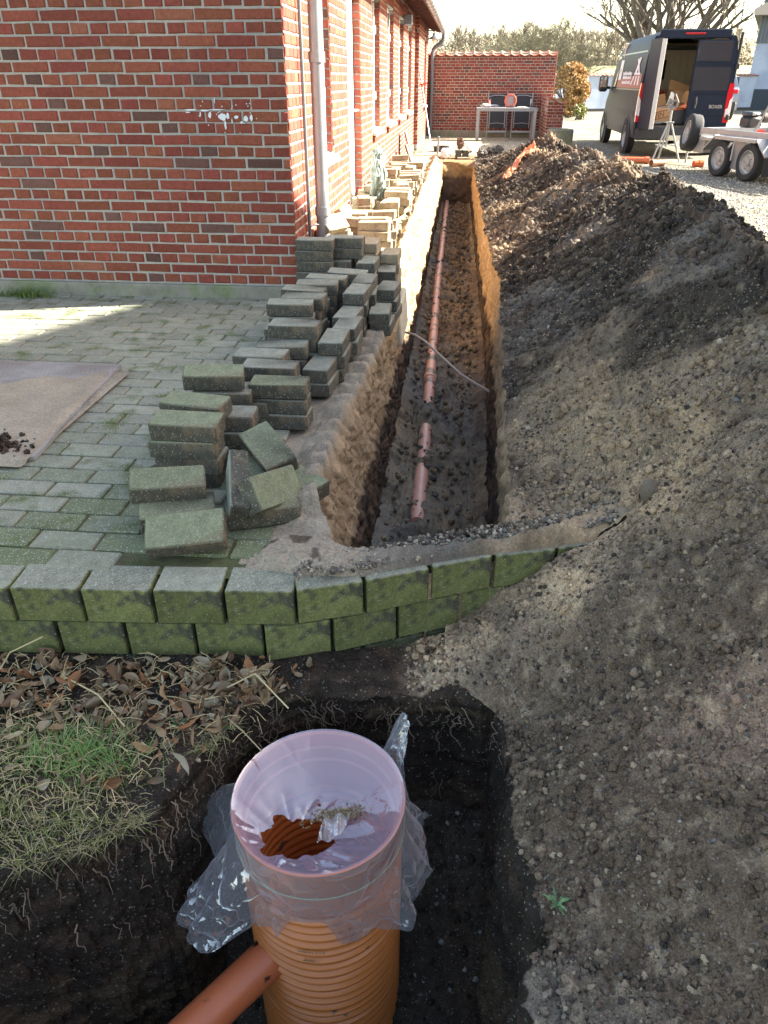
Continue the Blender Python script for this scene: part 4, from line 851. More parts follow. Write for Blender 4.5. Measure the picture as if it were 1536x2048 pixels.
Z=-.040*(1-(Rr/.2265)**2)**.8+.006 -.03*np.exp(-(dh/.05)**2)*(Rr<.21)
wr=(np.abs(2*vn(ah*3.5+3,dh*9)-1)-.5)*.009*np.exp(-((dh-.09)/.055)**2)*ss(0,.03,.2265-Rr)+(fbm(X*7,Y*7,o=2)-.5)*.020*ss(0,.06,.2265-Rr)+(np.abs(2*vn(X*9+Y*6,Y*3-X*4)-1)-.5)*.012*ss(0,.06,.2265-Rr)*ss(.05,-.1,Y)
Z=Z+wr*.8+crease(X+.02*fbm(X*9,Y*9,o=2),Y,7,3)*.022*ss(0,.05,.2265-Rr)*ss(.08,-.08,Y); hr=.058+.022*(vn(ah*2.2+9,1.5)-.5)*2+.008*(vn(ah*9,4.)-.5); ff=gridfaces(nR,nA,True); V=np.stack([X,Y,Z],-1).reshape(-1,3); mk=(dh>hr).reshape(-1)[ff].all(1)
link('film_top',fast_mesh('film_top',V,ff[mk],mft,smooth=True),film)
# torn tongue of film standing up beside the hole
tg=MB(); u,v=np.meshgrid(np.linspace(0,1,14),np.linspace(0,1,16)); X=.015+.055*u+.02*v; Y=-.12+.075*v+.01*u; Z=-.025+.03*np.sin(v*3)*(1-u)+.02*u+.010*np.sin(u*9+v*4)
tg.add(np.stack([X,Y,Z],-1).reshape(-1,3),gridfaces(*X.shape)); tg.build('torn_flap',mf,film,smooth=True)
# skirt
nS=60; A=np.linspace(0,2*math.pi,360,endpoint=False); s=np.linspace(0,1,nS)[:,None]; Ad=np.degrees(A)
def lobe(c,w,h): d=(Ad-c+180)%360-180; return h*np.exp(-(np.abs(d)/w)**3)
Lh=.045+lobe(268,24,.065)+lobe(217,15,.22)+lobe(243,12,.12)+lobe(297,12,.14)+lobe(328,24,.16)+lobe(185,17,.15)+lobe(160,15,.11)+lobe(95,40,.05)+lobe(10,20,.14)+lobe(48,14,.10)+lobe(30,8,.08)+.018*(vn(A*5,2.)-.5)
Ot=lobe(215,16,.155)+lobe(185,20,.095)+lobe(160,15,.125)+lobe(335,24,.075)+lobe(10,20,.085)+lobe(48,16,.075)+lobe(243,10,.03)+lobe(300,14,.02)
Upz=lobe(46,12,.19)+lobe(162,13,.05)+lobe(28,9,.06)
s1=np.clip(s/.3,0,1); s2=np.clip((s-.3)/.7,0,1)
r_=.2285-.004*s1-.008*ss(.5,1,s1)+(Ot[None]*s2**.8)+.0; zz=-.094*s1-(Lh[None]-.01)*s2*(1-.9*ss(.02,.12,Upz)[None])+Upz[None]*s2**1.1+.004
pl=(np.abs(2*vn(A[None]*9+.5*s,s*1.5)-1)-.4)*.022*ss(.05,1,s2)+(np.abs(2*vn(A[None]*4,s*2+3)-1)-.4)*.030*s2; r_=r_+pl*(.4+ (Ot>.02))
r_=r_+s2*crease(A[None]*.22+.04*s,s*.25+.0*A[None],16,8)*.035; r_=np.maximum(r_,.2265+.0*r_)
V=np.stack([r_*np.cos(A),r_*np.sin(A),zz],-1).reshape(-1,3); link('film_skirt',fast_mesh('film_skirt',V,gridfaces(nS,360,True),mf,smooth=False),film)
th_=np.linspace(0,2*math.pi,80,endpoint=False); MB().tube(np.stack([.2255*np.cos(th_),.2255*np.sin(th_),-.094+.004*np.sin(th_*3)],-1),.0022,6,closed=True).build('tie_string',mat('tie_string',(.30,.33,.25),rough=.7),film,smooth=True)
n_=500; a=nr.normal(0,1,(n_,2)); x=.055+.035*a[:,0]; y=-.035+.012*a[:,1]+.25*(x-.05); o=rocks('grit',np.stack([x+MX,y+MY,np.full(n_,MZ-.022)+.008*nr.rand(n_)],-1),.0012+.0022*nr.rand(n_),np.array([.22,.17,.10])*(.5+nr.rand(n_,1)),m_stone); tag(o,'sprinkle of sandy grit lying on the plastic film','grit',kind='stuff')
# inlet pipe
mb=MB(); P0=np.array([-.42,1.12,-.80]); P1=np.array([-.98,.50,-.93]); d=P1-P0
mb.tube([P0,P0+d*.3,P1],.056,28,caps=False); dn=d/np.linalg.norm(d)
o=mb.build('inlet_pipe',mat('orange_pvc_muddy',(.55,.15,.06),rough=.35,var=.08,vscale=6,col2=(.03,.025,.022),c2scale=9,c2lo=.60,c2hi=.63),smooth=True); tag(o,'smooth orange pipe running from the manhole to the lower left of the pit','pipe')
# ================================================ LAWN COVER
def blades(name,P,H_,Wd,lean,cols,m,curl=.5,nseg=3):
    n=len(P); a=nr.uniform(0,2*math.pi,n); dirv=np.stack([np.cos(a),np.sin(a)],-1); pr=np.stack([-dirv[:,1],dirv[:,0]],-1); V=[]
    for k in range(nseg+1):
        t=k/nseg; off=lean*H_*t**1.6; z=H_*t*(1-curl*.5*t*lean); w=Wd*(1-t)**.7*.5 if k<nseg else 0*Wd
        for sg in(-1,1): V.append(np.stack([P[:,0]+dirv[:,0]*off+pr[:,0]*w*sg,P[:,1]+dirv[:,1]*off+pr[:,1]*w*sg,P[:,2]+z],-1))
    V=np.stack(V,1); k=2*(nseg+1); f=np.array([[2*i,2*i+1,2*i+3,2*i+2] for i in range(nseg)]); Fa=(f[None]+np.arange(n)[:,None,None]*k).reshape(-1,4)
    return link(name,fast_mesh(name,V.reshape(-1,3),Fa,m,cols=np.repeat(cols,k,0)))
m_leafy=mat('grass_blade',attr=True,rough=.6,spec=.3); 
n=30000; x=nr.uniform(-2.2,-.45,n); y=nr.uniform(.75,1.71,n); ta=np.arctan2(y-PC[1],x-PC[0]); rc=np.hypot(x-PC[0],y-PC[1])-np.interp(ta,TH,re,period=2*math.pi)
dens=fbm(x*4,y*4,o=3)+.35*ss(1.50,1.30,y)*ss(.0,.05,rc)-.25*ss(1.45,1.6,y)-.3*ss(-.75,-.5,x)
keep=(rc>-.004)&(dens+.25*nr.rand(n)>.72)&(y<wally(x)-.01); x,y,rc=x[keep],y[keep],rc[keep]; k=len(x)
c=np.where((nr.rand(k)>.55)[:,None],np.array([.17,.20,.055]),np.array([.38,.32,.18]))*(.6+.8*nr.rand(k,1)); H_=.018+.035*nr.rand(k)**1.5
o=blades('grass',np.stack([x,y,lawnz(x,y)-.004],-1),H_,np.full(k,.0026),.3+1.2*nr.rand(k),c,m_leafy); tag(o,'short patchy winter grass on the edge above the pit','grass',kind='stuff')
n=420; x=-.98+nr.normal(0,.075,n); y=1.31+nr.normal(0,.045,n); o=blades('grass_tuft',np.stack([x,y,lawnz(x,y)-.004],-1),.04+.05*nr.rand(n),np.full(n,.003),.5+.9*nr.rand(n),np.array([.15,.26,.07])*(.7+.6*nr.rand(n,1)),m_leafy); tag(o,'bright green tuft of fresh grass among the dead leaves','grass tuft')
for (gx_,gy_,s_,lab) in((-3.02+.0,4.98,.10,'green weedy grass tuft growing at the foot of the brick gable wall'),):
    n=300; x=gx_+nr.normal(0,s_,n); y=gy_+nr.normal(0,.02,n); o=blades('grass_tuft',np.stack([x,y,np.zeros(n)],-1),.03+.07*nr.rand(n),np.full(n,.006),.4+.8*nr.rand(n),np.array([.15,.22,.06])*(.7+.6*nr.rand(n,1)),m_leafy); tag(o,lab,'grass tuft')
# tiny grass in paving joints
n=2600; k_=nr.randint(0,28,n); y=1.79+k_*.111+nr.normal(0,.002,n); x=nr.uniform(-4,-.8,n); kp=fbm(x*6,y*3,o=2)>.56; x,y=x[kp],y[kp]; n=len(x)
o=blades('joint_grass',np.stack([x,y,np.full(n,-.008)],-1),.010+.02*nr.rand(n)**2,np.full(n,.003),.5+nr.rand(n),np.array([.20,.24,.07])*(.6+.8*nr.rand(n,1)),m_leafy); tag(o,'tiny grass sprouting from the paving joints','grass',kind='stuff')
# pit-edge fringe and roots
n=1300; tt=nr.uniform(math.pi*.56,math.pi*1.02,n); rr=np.interp(tt,TH,re,period=2*math.pi)+nr.uniform(-.012,.03,n); x=PC[0]+rr*np.cos(tt); y=PC[1]+rr*np.sin(tt)
kp=fbm(x*9,y*9,o=2)>.5; x,y=x[kp],y[kp]; n=len(x)
o=blades('grass_fringe',np.stack([x,y,np.full(n,LAWN-.005)],-1),.02+.03*nr.rand(n),np.full(n,.0018),.8+1.6*nr.rand(n),np.where((nr.rand(n)>.6)[:,None],np.array([.2,.22,.06]),np.array([.36,.29,.17]))*(.5+.7*nr.rand(n,1)),m_leafy,curl=1.0); tag(o,'dry fringe of grass hanging over the pit rim','grass',kind='stuff')
rt_=MB()
for k in range(120):
    t0=nr.uniform(math.pi*.35,math.pi*1.0); 
    if k<28: t0=nr.uniform(math.pi*.28,math.pi*.55)
    r0=float(np.interp(t0,TH,re,period=2*math.pi))-.012; z=LAWN-.01-nr.rand()*.10 if nr.rand()>.35 else LAWN-nr.rand()*.45; ln=nr.uniform(.03,.14); P=[]; a=t0; q=r0
    for s_ in range(9): P.append((PC[0]+q*math.cos(a),PC[1]+q*math.sin(a),z)); z-=ln/8*(.6+.6*nr.rand()); a+=nr.normal(0,.012)+.004*nr.normal(); q-=abs(nr.normal(0,.003))
    cc=np.array([.26,.20,.15])*(.35+.7*nr.rand()); rt_.tube(P,np.linspace(.0013,.0005,9)*(1+nr.rand()),4,col=cc)
o=rt_.build('roots',m_leafy); tag(o,'thin dangling roots in the cut face of the pit','roots',kind='stuff')
# dead leaves and straw
n=1150; x=nr.uniform(-1.95,-.36,n); y=np.where(nr.rand(n)<.62,1.57+nr.normal(0,.08,n),nr.uniform(1.2,1.7,n)); cl=nr.rand(n)<.25; x=np.where(cl,-.62+nr.normal(0,.09,n),x); y=np.where(cl,1.56+nr.normal(0,.06,n),y)
ta=np.arctan2(y-PC[1],x-PC[0]); rc=np.hypot(x-PC[0],y-PC[1])-np.interp(ta,TH,re,period=2*math.pi); kp=(rc>-.005)&(y<wally(x)-.015); x,y=x[kp],y[kp]; n=len(x)
ln=.010+.030*nr.rand(n)**1.6; wd=ln*(.18+.45*nr.rand(n)**1.3); u=np.linspace(-1,1,6); v=np.linspace(-1,1,4); Uu_,Vv_=np.meshgrid(u,v,indexing='ij'); shp=(1-np.abs(Uu_)**2.2)
cu1,cu2=nr.uniform(.1,1.1,n),nr.uniform(-1.0,1.8,n); LX=Uu_[None]*ln[:,None,None]; LY=Vv_[None]*shp[None]*wd[:,None,None]; LZ=(cu2[:,None,None]*Vv_[None]**2*shp[None]*wd[:,None,None]+cu1[:,None,None]*Uu_[None]**2*ln[:,None,None]*.6+.1*np.sin(Uu_*6+Vv_*3)[None]*wd[:,None,None])
LV=np.stack([LX,LY,LZ],-1).reshape(n,-1,3); ax=nr.normal(0,.45,n); ay=nr.normal(0,.45,n); az=nr.uniform(0,6.28,n)
cx_,sx_,cy_,sy_,cz_,sz_=np.cos(ax),np.sin(ax),np.cos(ay),np.sin(ay),np.cos(az),np.sin(az); Rm=np.zeros((n,3,3))
Rm[:,0,0]=cz_*cy_;Rm[:,0,1]=cz_*sy_*sx_-sz_*cx_;Rm[:,0,2]=cz_*sy_*cx_+sz_*sx_;Rm[:,1,0]=sz_*cy_;Rm[:,1,1]=sz_*sy_*sx_+cz_*cx_;Rm[:,1,2]=sz_*sy_*cx_-cz_*sx_;Rm[:,2,0]=-sy_;Rm[:,2,1]=cy_*sx_;Rm[:,2,2]=cy_*cx_
LV=np.einsum('nij,nkj->nki',Rm,LV)+np.stack([x,y,lawnz(x,y)+.006+.022*nr.rand(n)],-1)[:,None]
pal=np.array([[.26,.19,.12],[.33,.25,.16],[.20,.12,.07],[.27,.13,.06],[.36,.30,.21],[.15,.11,.07],[.29,.20,.11]]); c=pal[nr.randint(0,7,n)]*(.7+.5*nr.rand(n,1))
Fa=(gridfaces(6,4)[None]+np.arange(n)[:,None,None]*24).reshape(-1,4); o=link('dead_leaves',fast_mesh('dead_leaves',LV.reshape(-1,3),Fa,m_leafy,cols=np.repeat(c,24,0),smooth=True)); tag(o,'brown curled dead leaves heaped below the block wall','dead leaves',kind='stuff')
stw=MB()
for k in range(1300):
    x=nr.uniform(-1.9,-.5); y=nr.uniform(1.15,1.68); a=nr.uniform(0,6.28); l_=nr.uniform(.02,.06) if k>26 else nr.uniform(.08,.17); z=float(lawnz(x,y))+.012+.02*nr.rand(); h=nr.normal(0,.012)
    if y>float(wally(x))-.03 or (x>-.75 and y<1.42): continue
    ex,ey=x+l_*math.cos(a),min(y+l_*math.sin(a),float(wally(x))-.01); stw.tube([(x,y,z),((x+ex)/2,(y+ey)/2,z+.006+h*.5),(ex,ey,z+h)],.0011 if k>26 else .0018,4,col=np.array([.50,.40,.22])*(.6+.6*nr.rand()))
for pts in ([(-1.36,1.60,-.27),(-1.33,1.635,-.22),(-1.22,1.655,-.165)],[(-1.15,1.60,-.27),(-1.0,1.52,-.255),(-.88,1.42,-.27)],[(-.62,1.57,-.24),(-.54,1.60,-.205),(-.42,1.50,-.235)]): stw.tube(pts,.0024,5,col=(.55,.45,.25))
o=stw.build('straw',m_leafy); tag(o,'dry straw stalks scattered over the leaves','straw',kind='stuff')
# rosette weeds
for wx,wy,lab in((-.62,1.475,'small toothed green weed at the leafy brink of the pit, right one'),(-.74,1.47,'small toothed green weed at the leafy brink of the pit, left one'),(-1.22,1.40,'low leafy green weed left of the bright grass tuft'),(.29,1.00,'tiny green weed on the lower soil slope right of the pit')):
    mb=MB(); zb_=float(lawnz(wx,wy)) if wx<0 else float(Zheap(np.array(wx),np.array(wy)))
    for k in range(11):
        a=k*2.4+rnd.random(); l_=rnd.uniform(.025,.05); e=rnd.uniform(.2,.9); P=[]
        for j in range(6):
            t=j/5; r__=l_*t; w_=.0045*(1.3-t)*(1.5 if j%2 else .6); P+= [(wx+r__*math.cos(a)*math.cos(e)-w_*math.sin(a),wy+r__*math.sin(a)*math.cos(e)+w_*math.cos(a),zb_+r__*math.sin(e)*(1.2-t*.6)+.004),(wx+r__*math.cos(a)*math.cos(e)+w_*math.sin(a),wy+r__*math.sin(a)*math.cos(e)-w_*math.cos(a),zb_+r__*math.sin(e)*(1.2-t*.6)+.004)]
        mb.add(P,np.array([[2*i,2*i+1,2*i+3,2*i+2] for i in range(5)]),col=np.array([.12,.20,.09])*rnd.uniform(.7,1.3))
    o=mb.build('weed',m_leafy); tag(o,lab,'weed')
# larger stones set in the heap
for x,y,s_,c,lab in((.60,2.19,.024,(.24,.20,.15),'rounded tan stone at the right end of the block wall top'),(.68,2.22,.046,(.15,.12,.088),'large sand-caked boulder above the right end of the block wall'),(.95,1.55,.030,(.30,.27,.23),'fist-sized brown stone at the right edge of the soil slope')):
    V0,F0=ICO; V=V0*(1+.15*(vn(V0[:,0]*2+x*9,V0[:,1]*2,V0[:,2]*2)[:,None]-.5))*np.array([.8,.75,1.25])*s_
    o=link('stone',fast_mesh('stone',V,F0,m_stone,cols=np.tile(np.array(c),(len(V),1)),smooth=True),None,(x,y,float(Zheap(np.array(x),np.array(y)))+s_*.1),(.2,.3,x*5)); o.modifiers.new('s','SUBSURF').render_levels=2; tag(o,lab,'stone')
# ================================================ FAR YARD OBJECTS
m_alu=mat('galvanised_steel',(.34,.35,.35),rough=.45,metal=.5,var=.15,vscale=14)
m_frame=mat('grey_frame',(.30,.31,.33),rough=.4,metal=.3)
m_fabric=mat('dark_sling',(.035,.038,.045),rough=.8)
m_rubber=mat('rubber',(.030,.030,.032),rough=.85,var=.2,vscale=30)
m_black=mat('black_plastic',(.02,.02,.022),rough=.5)
m_red=mat('red_plastic',(.60,.05,.04),rough=.4)
tb=thing('garden_table','grey metal garden table with tools on it in front of the brick wall','table',(1.05,21.25,0))
MB().box((0,0,.71),(1.50,.62,.03),bev=.006).box((0,-.29,.675),(1.5,.03,.05)).build('tabletop',m_frame,tb)
for sx in(-.70,.70):
    for sy in(-.27,.27): B1((sx,sy,.345),(.075,.06,.69),bev=.005).build('leg',m_frame,tb)
def chair(x,lab):
    t=thing('folding_chair',lab,'chair',(x,22.05,0),0,'folded garden chairs')
    t.rotation_euler=(R(-9),0,0)
    for s in(-.25,.25): MB().tube([(s,-.02,0),(s,0,.5),(s,0,1.05)],.015,8).build('side_frame',m_frame,t)
    for s in(-.20,.20): MB().tube([(s,-.07,.22),(s,-.06,.9)],.013,8).build('inner_frame',m_frame,t)
    B1((0,.01,.79),(.47,.012,.46),bev=.004).build('back_sling',m_fabric,t); B1((0,-.05,.47),(.38,.012,.50),bev=.004).build('seat_sling',m_fabric,t)
    MB().tube([(-.25,-.01,.95),(-.1,-.01,.985),(.1,-.01,.985),(.25,-.01,.95)],.012,8).build('top_bar',m_frame,t); MB().tube([(-.2,-.07,.32),(0,-.07,.34),(.2,-.07,.32)],.010,8).build('cross_bar',m_frame,t); B1((0,-.03,.14),(.5,.03,.05),bev=.004).build('foot_bar',m_frame,t)
    return t
chair(.86,'folded dark garden chair behind the table, the left one'); chair(1.50,'folded dark garden chair behind the table, the right one')
rl=thing('cable_reel','round red-orange cable reel standing on the garden table','cable reel',(1.13,21.2,.727))
MB().lathe([(.12,-.03),(.145,-.028),(.15,-.02),(.15,.02),(.145,.028),(.12,.03)],(0,0,.15),axis='y',n=28).build('rim',mat('reel_orange',(.75,.16,.09),rough=.4),rl,smooth=True)
MB().lathe([(0,-.02),(.085,-.022),(.12,-.01)],(0,0,.15),axis='y',n=20).build('hub',m_frame,rl,smooth=True)
mb=MB()
for k in range(10): a=k*math.pi/5; mb.tube([(.05*math.cos(a),-.032,.15+.05*math.sin(a)),(.135*math.cos(a),-.032,.15+.135*math.sin(a))],.005,5)
mb.build('spoke_guard',MATS['reel_orange'],rl); B1((0,0,.012),(.2,.09,.02),bev=.005).build('stand',m_black,rl)
o=MB().lathe([(0,0),(.035,0),(.036,.11),(.018,.14),(.016,.17),(0,.17)],n=16).build('spray_can',m_red,loc=(.60,21.2,.727),smooth=True); tag(o,'red spray can standing on the left part of the garden table','can')
def crumple(name,loc,r,m,lab,cat,sc=(1,1,.6),seed=1,amp=.6):
    V0,F0=ICO; V=V0; Fq=F0
    for _ in range(2):
        e={};V=list(map(tuple,V)); nf=[]
        def mid(a,b):
            k=(min(a,b),max(a,b))
            if k not in e: p=(np.array(V[a])+np.array(V[b])); V.append(tuple(p/np.linalg.norm(p))); e[k]=len(V)-1
            return e[k]
        for a,b,c in Fq: x,y,z=mid(a,b),mid(b,c),mid(c,a); nf+=[[a,x,z],[b,y,x],[c,z,y],[x,y,z]]
        Fq=np.array(nf); V=np.array(V)
    d=1+amp*(bil(V[:,0]*1.8+seed*3,V[:,1]*1.8,V[:,2]*1.8+seed,o=3)-.4); V=V*d[:,None]*r*np.array(sc); V[:,2]-=V[:,2].min()
    o=link(name,fast_mesh(name,V,Fq,m,smooth=False),None,loc); return tag(o,lab,cat)
crumple('work_gloves',(.52,21.12,.727),.09,mat('pale_glove',(.5,.48,.42),rough=.9),'pale work gloves heaped on the left end of the garden table','gloves',(1.5,.8,.5),3)
crumple('tool_pile',(.74,21.15,.727),.07,m_frame,'small jumble of grey tools between the red can and the reel','tools',(1.6,.8,.45),5)
crumple('cloth',(1.42,21.15,.727),.06,mat('pale_cloth',(.55,.53,.45),rough=.9),'flat pale cloth on the right half of the garden table','cloth',(2.2,.8,.2),7)
o=MB().lathe([(.25,0),(.30,0),(.30,.34),(.27,.36),(.24,.34),(.24,0)],n=36).build('concrete_ring',m_conc,loc=(2.22,19.35,-.01),smooth=True); tag(o,'weathered concrete well ring behind the far end of the soil heap','well ring')
# pole, boards, rag, leaning pavers against the house
pl=thing('prop_pole','long red telescopic pole leaning on the house wall at the far end','pole',(-.66,17.4,0)); P0=np.array([0,0,.05]);P1=np.array([-.36,.9,1.62]); MB().tube([P0+(P1-P0)*.3,P1],.017,8).build('upper_tube',m_red,pl); MB().tube([P0,P0+(P1-P0)*.32],.013,8).build('lower_tube',m_alu,pl); q=P0+(P1-P0)*.74; MB().tube([q+np.array([-.06,0,.02]),q+np.array([.11,0,.05])],.014,6).build('grip',m_red,pl)
o=B1((0,0,.28),(.025,.42,.56),rot=(0,R(-16),0),bev=.003).build('board',mat('brown_board',(.17,.10,.08),rough=.7,var=.2,vscale=10),loc=(-.91,14.1,.02)); tag(o,'brown board leaning on the sunlit wall behind the paver stacks','board')
o=B1((0,0,.2),(.03,.30,.40),rot=(0,R(-20),0),bev=.004).build('board',MATS['brown_board'],loc=(-.86,13.4,.02)); tag(o,'short dark board leaning on the wall just in front of the longer one','board')
crumple('tarp',(-.86,8.35,.22),.13,mat('grey_tarp',(.16,.20,.18),rough=.6),'crumpled grey-green tarp stuffed at the foot of the white door','tarp',(.7,1.0,1.9),11,.9)
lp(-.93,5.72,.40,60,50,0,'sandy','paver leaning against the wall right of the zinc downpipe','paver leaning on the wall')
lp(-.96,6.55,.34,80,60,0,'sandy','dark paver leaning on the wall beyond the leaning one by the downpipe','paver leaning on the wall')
# far end of the trench
o=MB().lathe([(.10,0),(.15,.0),(.17,.10),(.175,.10),(.155,-.005),(.10,-.01)],n=24).build('black_tub',m_black,loc=(-.46,17.6,.0),smooth=True); tag(o,'shallow black tub on the paving at the far end of the trench','tub')
o=B1((0,0,.17),(.04,.04,.34),rot=(0,R(3),0),bev=.004).build('stake',m_frame,loc=(-.50,16.7,0)); tag(o,'short grey stake standing upright by the far end of the trench','stake')
crumple('plastic_bag',(-.32,16.0,-.02),.115,mat('white_pink_bag',(.75,.68,.74),rough=.5),'small white and pink plastic bag at the far brink of the trench','bag',(1,.8,.9),2,.5)
for i,(x,z,l_) in enumerate([(-.08,.034,'left lower'),(.06,.034,'right lower'),(-.08,.103,'left upper'),(.06,.103,'right upper')]): lp(x,16.15,z,90+i*2,0,0,'grey',f'{l_} paver of the small block of four beyond the trench end')
lp(.03,15.9,-.01,0,0,0,'sandy','pale paver lying alone at the lip of the trench end'); 
crumple('soil_lump',(-.05,16.2,.13),.10,m_brick if False else mat('brown_lump',(.12,.07,.05),rough=1),'brown rooty lump sitting on the block of four pavers','lump',(.8,.7,1.1),6,.9)
o=MB().tube([(.05,16.1,.25),(.16,15.95,.12)],.035,12,caps=False).build('pipe_offcut',mat('pale_plastic',(.6,.6,.58),rough=.4),smooth=True); tag(o,'short pale pipe end leaning on the block of four pavers','pipe piece')
for i,(x,y,r_,s_) in enumerate([(.38,16.0,.10,3),(.56,16.3,.11,4),(.70,16.6,.12,9)]): crumple('rubble_lump',(x,y,0),r_,mat('rubble',(.12,.11,.10),rough=.9,var=.4,vscale=14),['pale grey rubble lump just right of the small paver block','dark rubble lump between the paver block and the heap','jagged dark lump at the far foot of the soil heap'][i],'lump',(1,1,.9),s_,1.0)
# orange plastic sheet on the heap
u,v=np.meshgrid(np.linspace(0,1,70),np.linspace(-1,1,34),indexing='ij'); cx_=.60+.50*u; cy_=11.0+2.0*u; w_=(.05+.11*ss(.35,.9,u))*(1-.7*ss(.9,1,u)); X=cx_-v*w_*.8; Y=cy_+v*w_*1.6; Z=Zheap(X,Y)+.03+.05*bil(u*6,v*2,o=3)+.05*(1-v*v)*ss(.3,.8,u)
o=link('orange_sheet',fast_mesh('orange_sheet',np.stack([X,Y,Z],-1).reshape(-1,3),gridfaces(*X.shape),mat('orange_film',(.80,.25,.10),rough=.35),smooth=True)); tag(o,'crumpled orange plastic sheet lying on the far crest of the soil heap','plastic sheet')
o=MB().lathe([(.10,-.11),(.112,-.11),(.112,.11),(.10,.11)],n=24).build('pipe_shard',m_conc,smooth=True); o.data.transform(Matrix.Rotation(R(90),4,'X')); o.location=(2.62,7.65,.04); tag(o,'broken curved piece of pale pipe lying at the right foot of the heap','pipe piece')
o=B1((0,0,0),(.30,.24,.012),bev=.003).build('drain_cover',mat('green_cover',(.20,.26,.22),rough=.7),loc=(2.80,8.85,-.020)); tag(o,'flat grey-green drain cover set in the gravel','drain cover')
o=pavers('kerb_paving',2.25,4.2,5.5,6.6,.21,.14,lambda x,y: y<6.5-.1*(x-2.4),lambda x,y:.0,31,base=(.42,.43,.43),z0=.0); tag(o,kind='structure')
# orange pipes on the gravel
for (x,y,l_,a,lab) in((3.17,15.55,.60,-4,'long orange pipe lying on the gravel behind the heap'),(3.50,15.0,.26,28,'short brown pipe with its dark open end facing the viewer'),(4.20,14.95,.17,8,'stubby orange pipe piece on the gravel beside the trailer wheel')):
    mb=MB().lathe([(.048,-l_/2),(.055,-l_/2),(.055,l_/2-.08),(.062,l_/2-.075),(.062,l_/2),(.052,l_/2),(.048,l_/2-.1),(.048,-l_/2)],axis='x',n=20)
    if 'open end' in lab: a=205
    o=mb.build('pipe_piece',m_orange if 'brown' not in lab else mat('brown_pipe',(.34,.17,.10),rough=.4),loc=(x,y,.03),rot=(0,0,R(a)),smooth=True); tag(o,lab,'pipe')
# ---------------- tripod vice
tv=thing('pipe_tripod','pale steel tripod stand with a pipe vice on top, in front of the open van','tripod',(3.80,15.85,-.02))
top=np.array([0,0,.62])
for k,(fx,fy) in enumerate([(-.24,-.10),(.30,.02),(-.02,.36)]):
    MB().tube([(fx,fy,.0),(fx*.12,fy*.12,.64)],.017,8).build('leg',m_alu,tv); MB().tube([(fx*.58,fy*.58,.27),(0,0,.30)],.009,6).build('brace',m_alu,tv)
MB().tube([(0,0,.25),(0,0,.86)],.02,10).build('column',m_alu,tv); MB().box((0,0,.66),(.12,.12,.03),bev=.004).build('head_plate',m_alu,tv)
mb=MB(); mb.lathe([(.045,-.03),(.07,-.03),(.07,.03),(.045,.03),(.045,-.03)],(.03,0,.96),axis='y',n=16); mb.box((-.02,0,.90),(.10,.07,.07),bev=.01); mb.tube([(.10,0,.98),(.02,0,1.12)],.012,6); mb.tube([(-.25,0,.90),(.05,0,.92)],.012,6); mb.box((-.07,0,.99),(.06,.05,.12),bev=.01,rot=(0,.4,0)); mb.build('vice',mat('worn_steel',(.25,.24,.23),rough=.4,metal=.6),tv)
# ---------------- van
m_navy=mat('navy_paint',(.018,.024,.040),rough=.45,spec=.10); m_int=mat('van_interior',(.66,.57,.42),rough=.6,var=.06,vscale=4); m_trim=mat('black_trim',(.025,.026,.03),rough=.6)
m_tail=mat('tail_red',(.55,.01,.02),rough=.15,coat=.5); m_taw=mat('tail_white',(.75,.70,.70),rough=.2,coat=.5)
VX,VY,VS=4.26,16.92,.93
van=thing('van','dark blue panel van with its left rear door open and tools inside','van',(VX,VY,-.03)); van.rotation_euler=(0,0,R(-1.0)); van.scale=(.935,1,1)
def vz(z): return z*.90
SEC=[(.98,.38),(1.0,.55),(1.015,.85),(1.01,1.08),(1.0,1.30),(.975,1.60),(.945,1.95),(.90,2.18),(.84,2.30),(.70,2.38),(.4,2.42),(0,2.435)]
def vsec(y):  # y forward from the rear, metres at scale 1
    top=np.interp(y,[0,.15,3.4,3.9,4.35,4.75,5.15,5.40,5.45],[2.40,2.435,2.42,2.28,1.75,1.22,1.0,.72,.5]); wd=np.interp(y,[0,4.3,4.9,5.3,5.45],[1,1,.95,.80,.72])
    P=[]
    for x,z in SEC:
        f=(z-.38)/(2.435-.38); P.append((x*wd if z<1.1 else x*wd*1.0,.38+f*(top-.38) if z>1.08*top/2.435+10 else z)) if False else P.append((x*wd,z if z<min(1.0,top*.8) else min(1.0,top*.8)+(z-min(1.0,top*.8))/(2.435-min(1.0,top*.8))*(top-min(1.0,top*.8))))
    return P
ysv=np.concatenate([np.linspace(0,3.4,12),np.linspace(3.6,5.45,16)]); G=[]
for y in ysv:
    P=vsec(y); full=[(-x,z) for x,z in P]+[(x,z) for x,z in P[::-1][1:]]; G.append([(x*VS,y*VS,vz(z)) for x,z in full])
G=np.array(G); mb=MB(); mb.add(G.reshape(-1,3),gridfaces(*G.shape[:2])[:,::-1].copy()); nose=G[-1]; mb.add(nose,np.arange(len(nose))[None]) 
mb.box((0,2.7*VS,vz(.40)),(1.90*VS,5.3*VS,.05)); body=mb.build('body',m_navy,van,smooth=True)
inn=MB(); Gi=G.copy(); Gi[:,:,0]*=.955; Gi[:,:,2]=np.minimum(Gi[:,:,2],vz(2.37)); Gi=Gi[:11]; inn.add(Gi.reshape(-1,3),gridfaces(*Gi.shape[:2])); inn.build('cargo_lining',m_int,van,smooth=True)
B1((0,1.6*VS,vz(.60)),(1.86*VS,3.2*VS,.06)).build('cargo_floor',mat('worn_floor',(.10,.09,.08),rough=.8),van)
bk=MB().box((0,3.0*VS,vz(1.42)),(1.88*VS,.05,vz(1.72)),bev=.01)
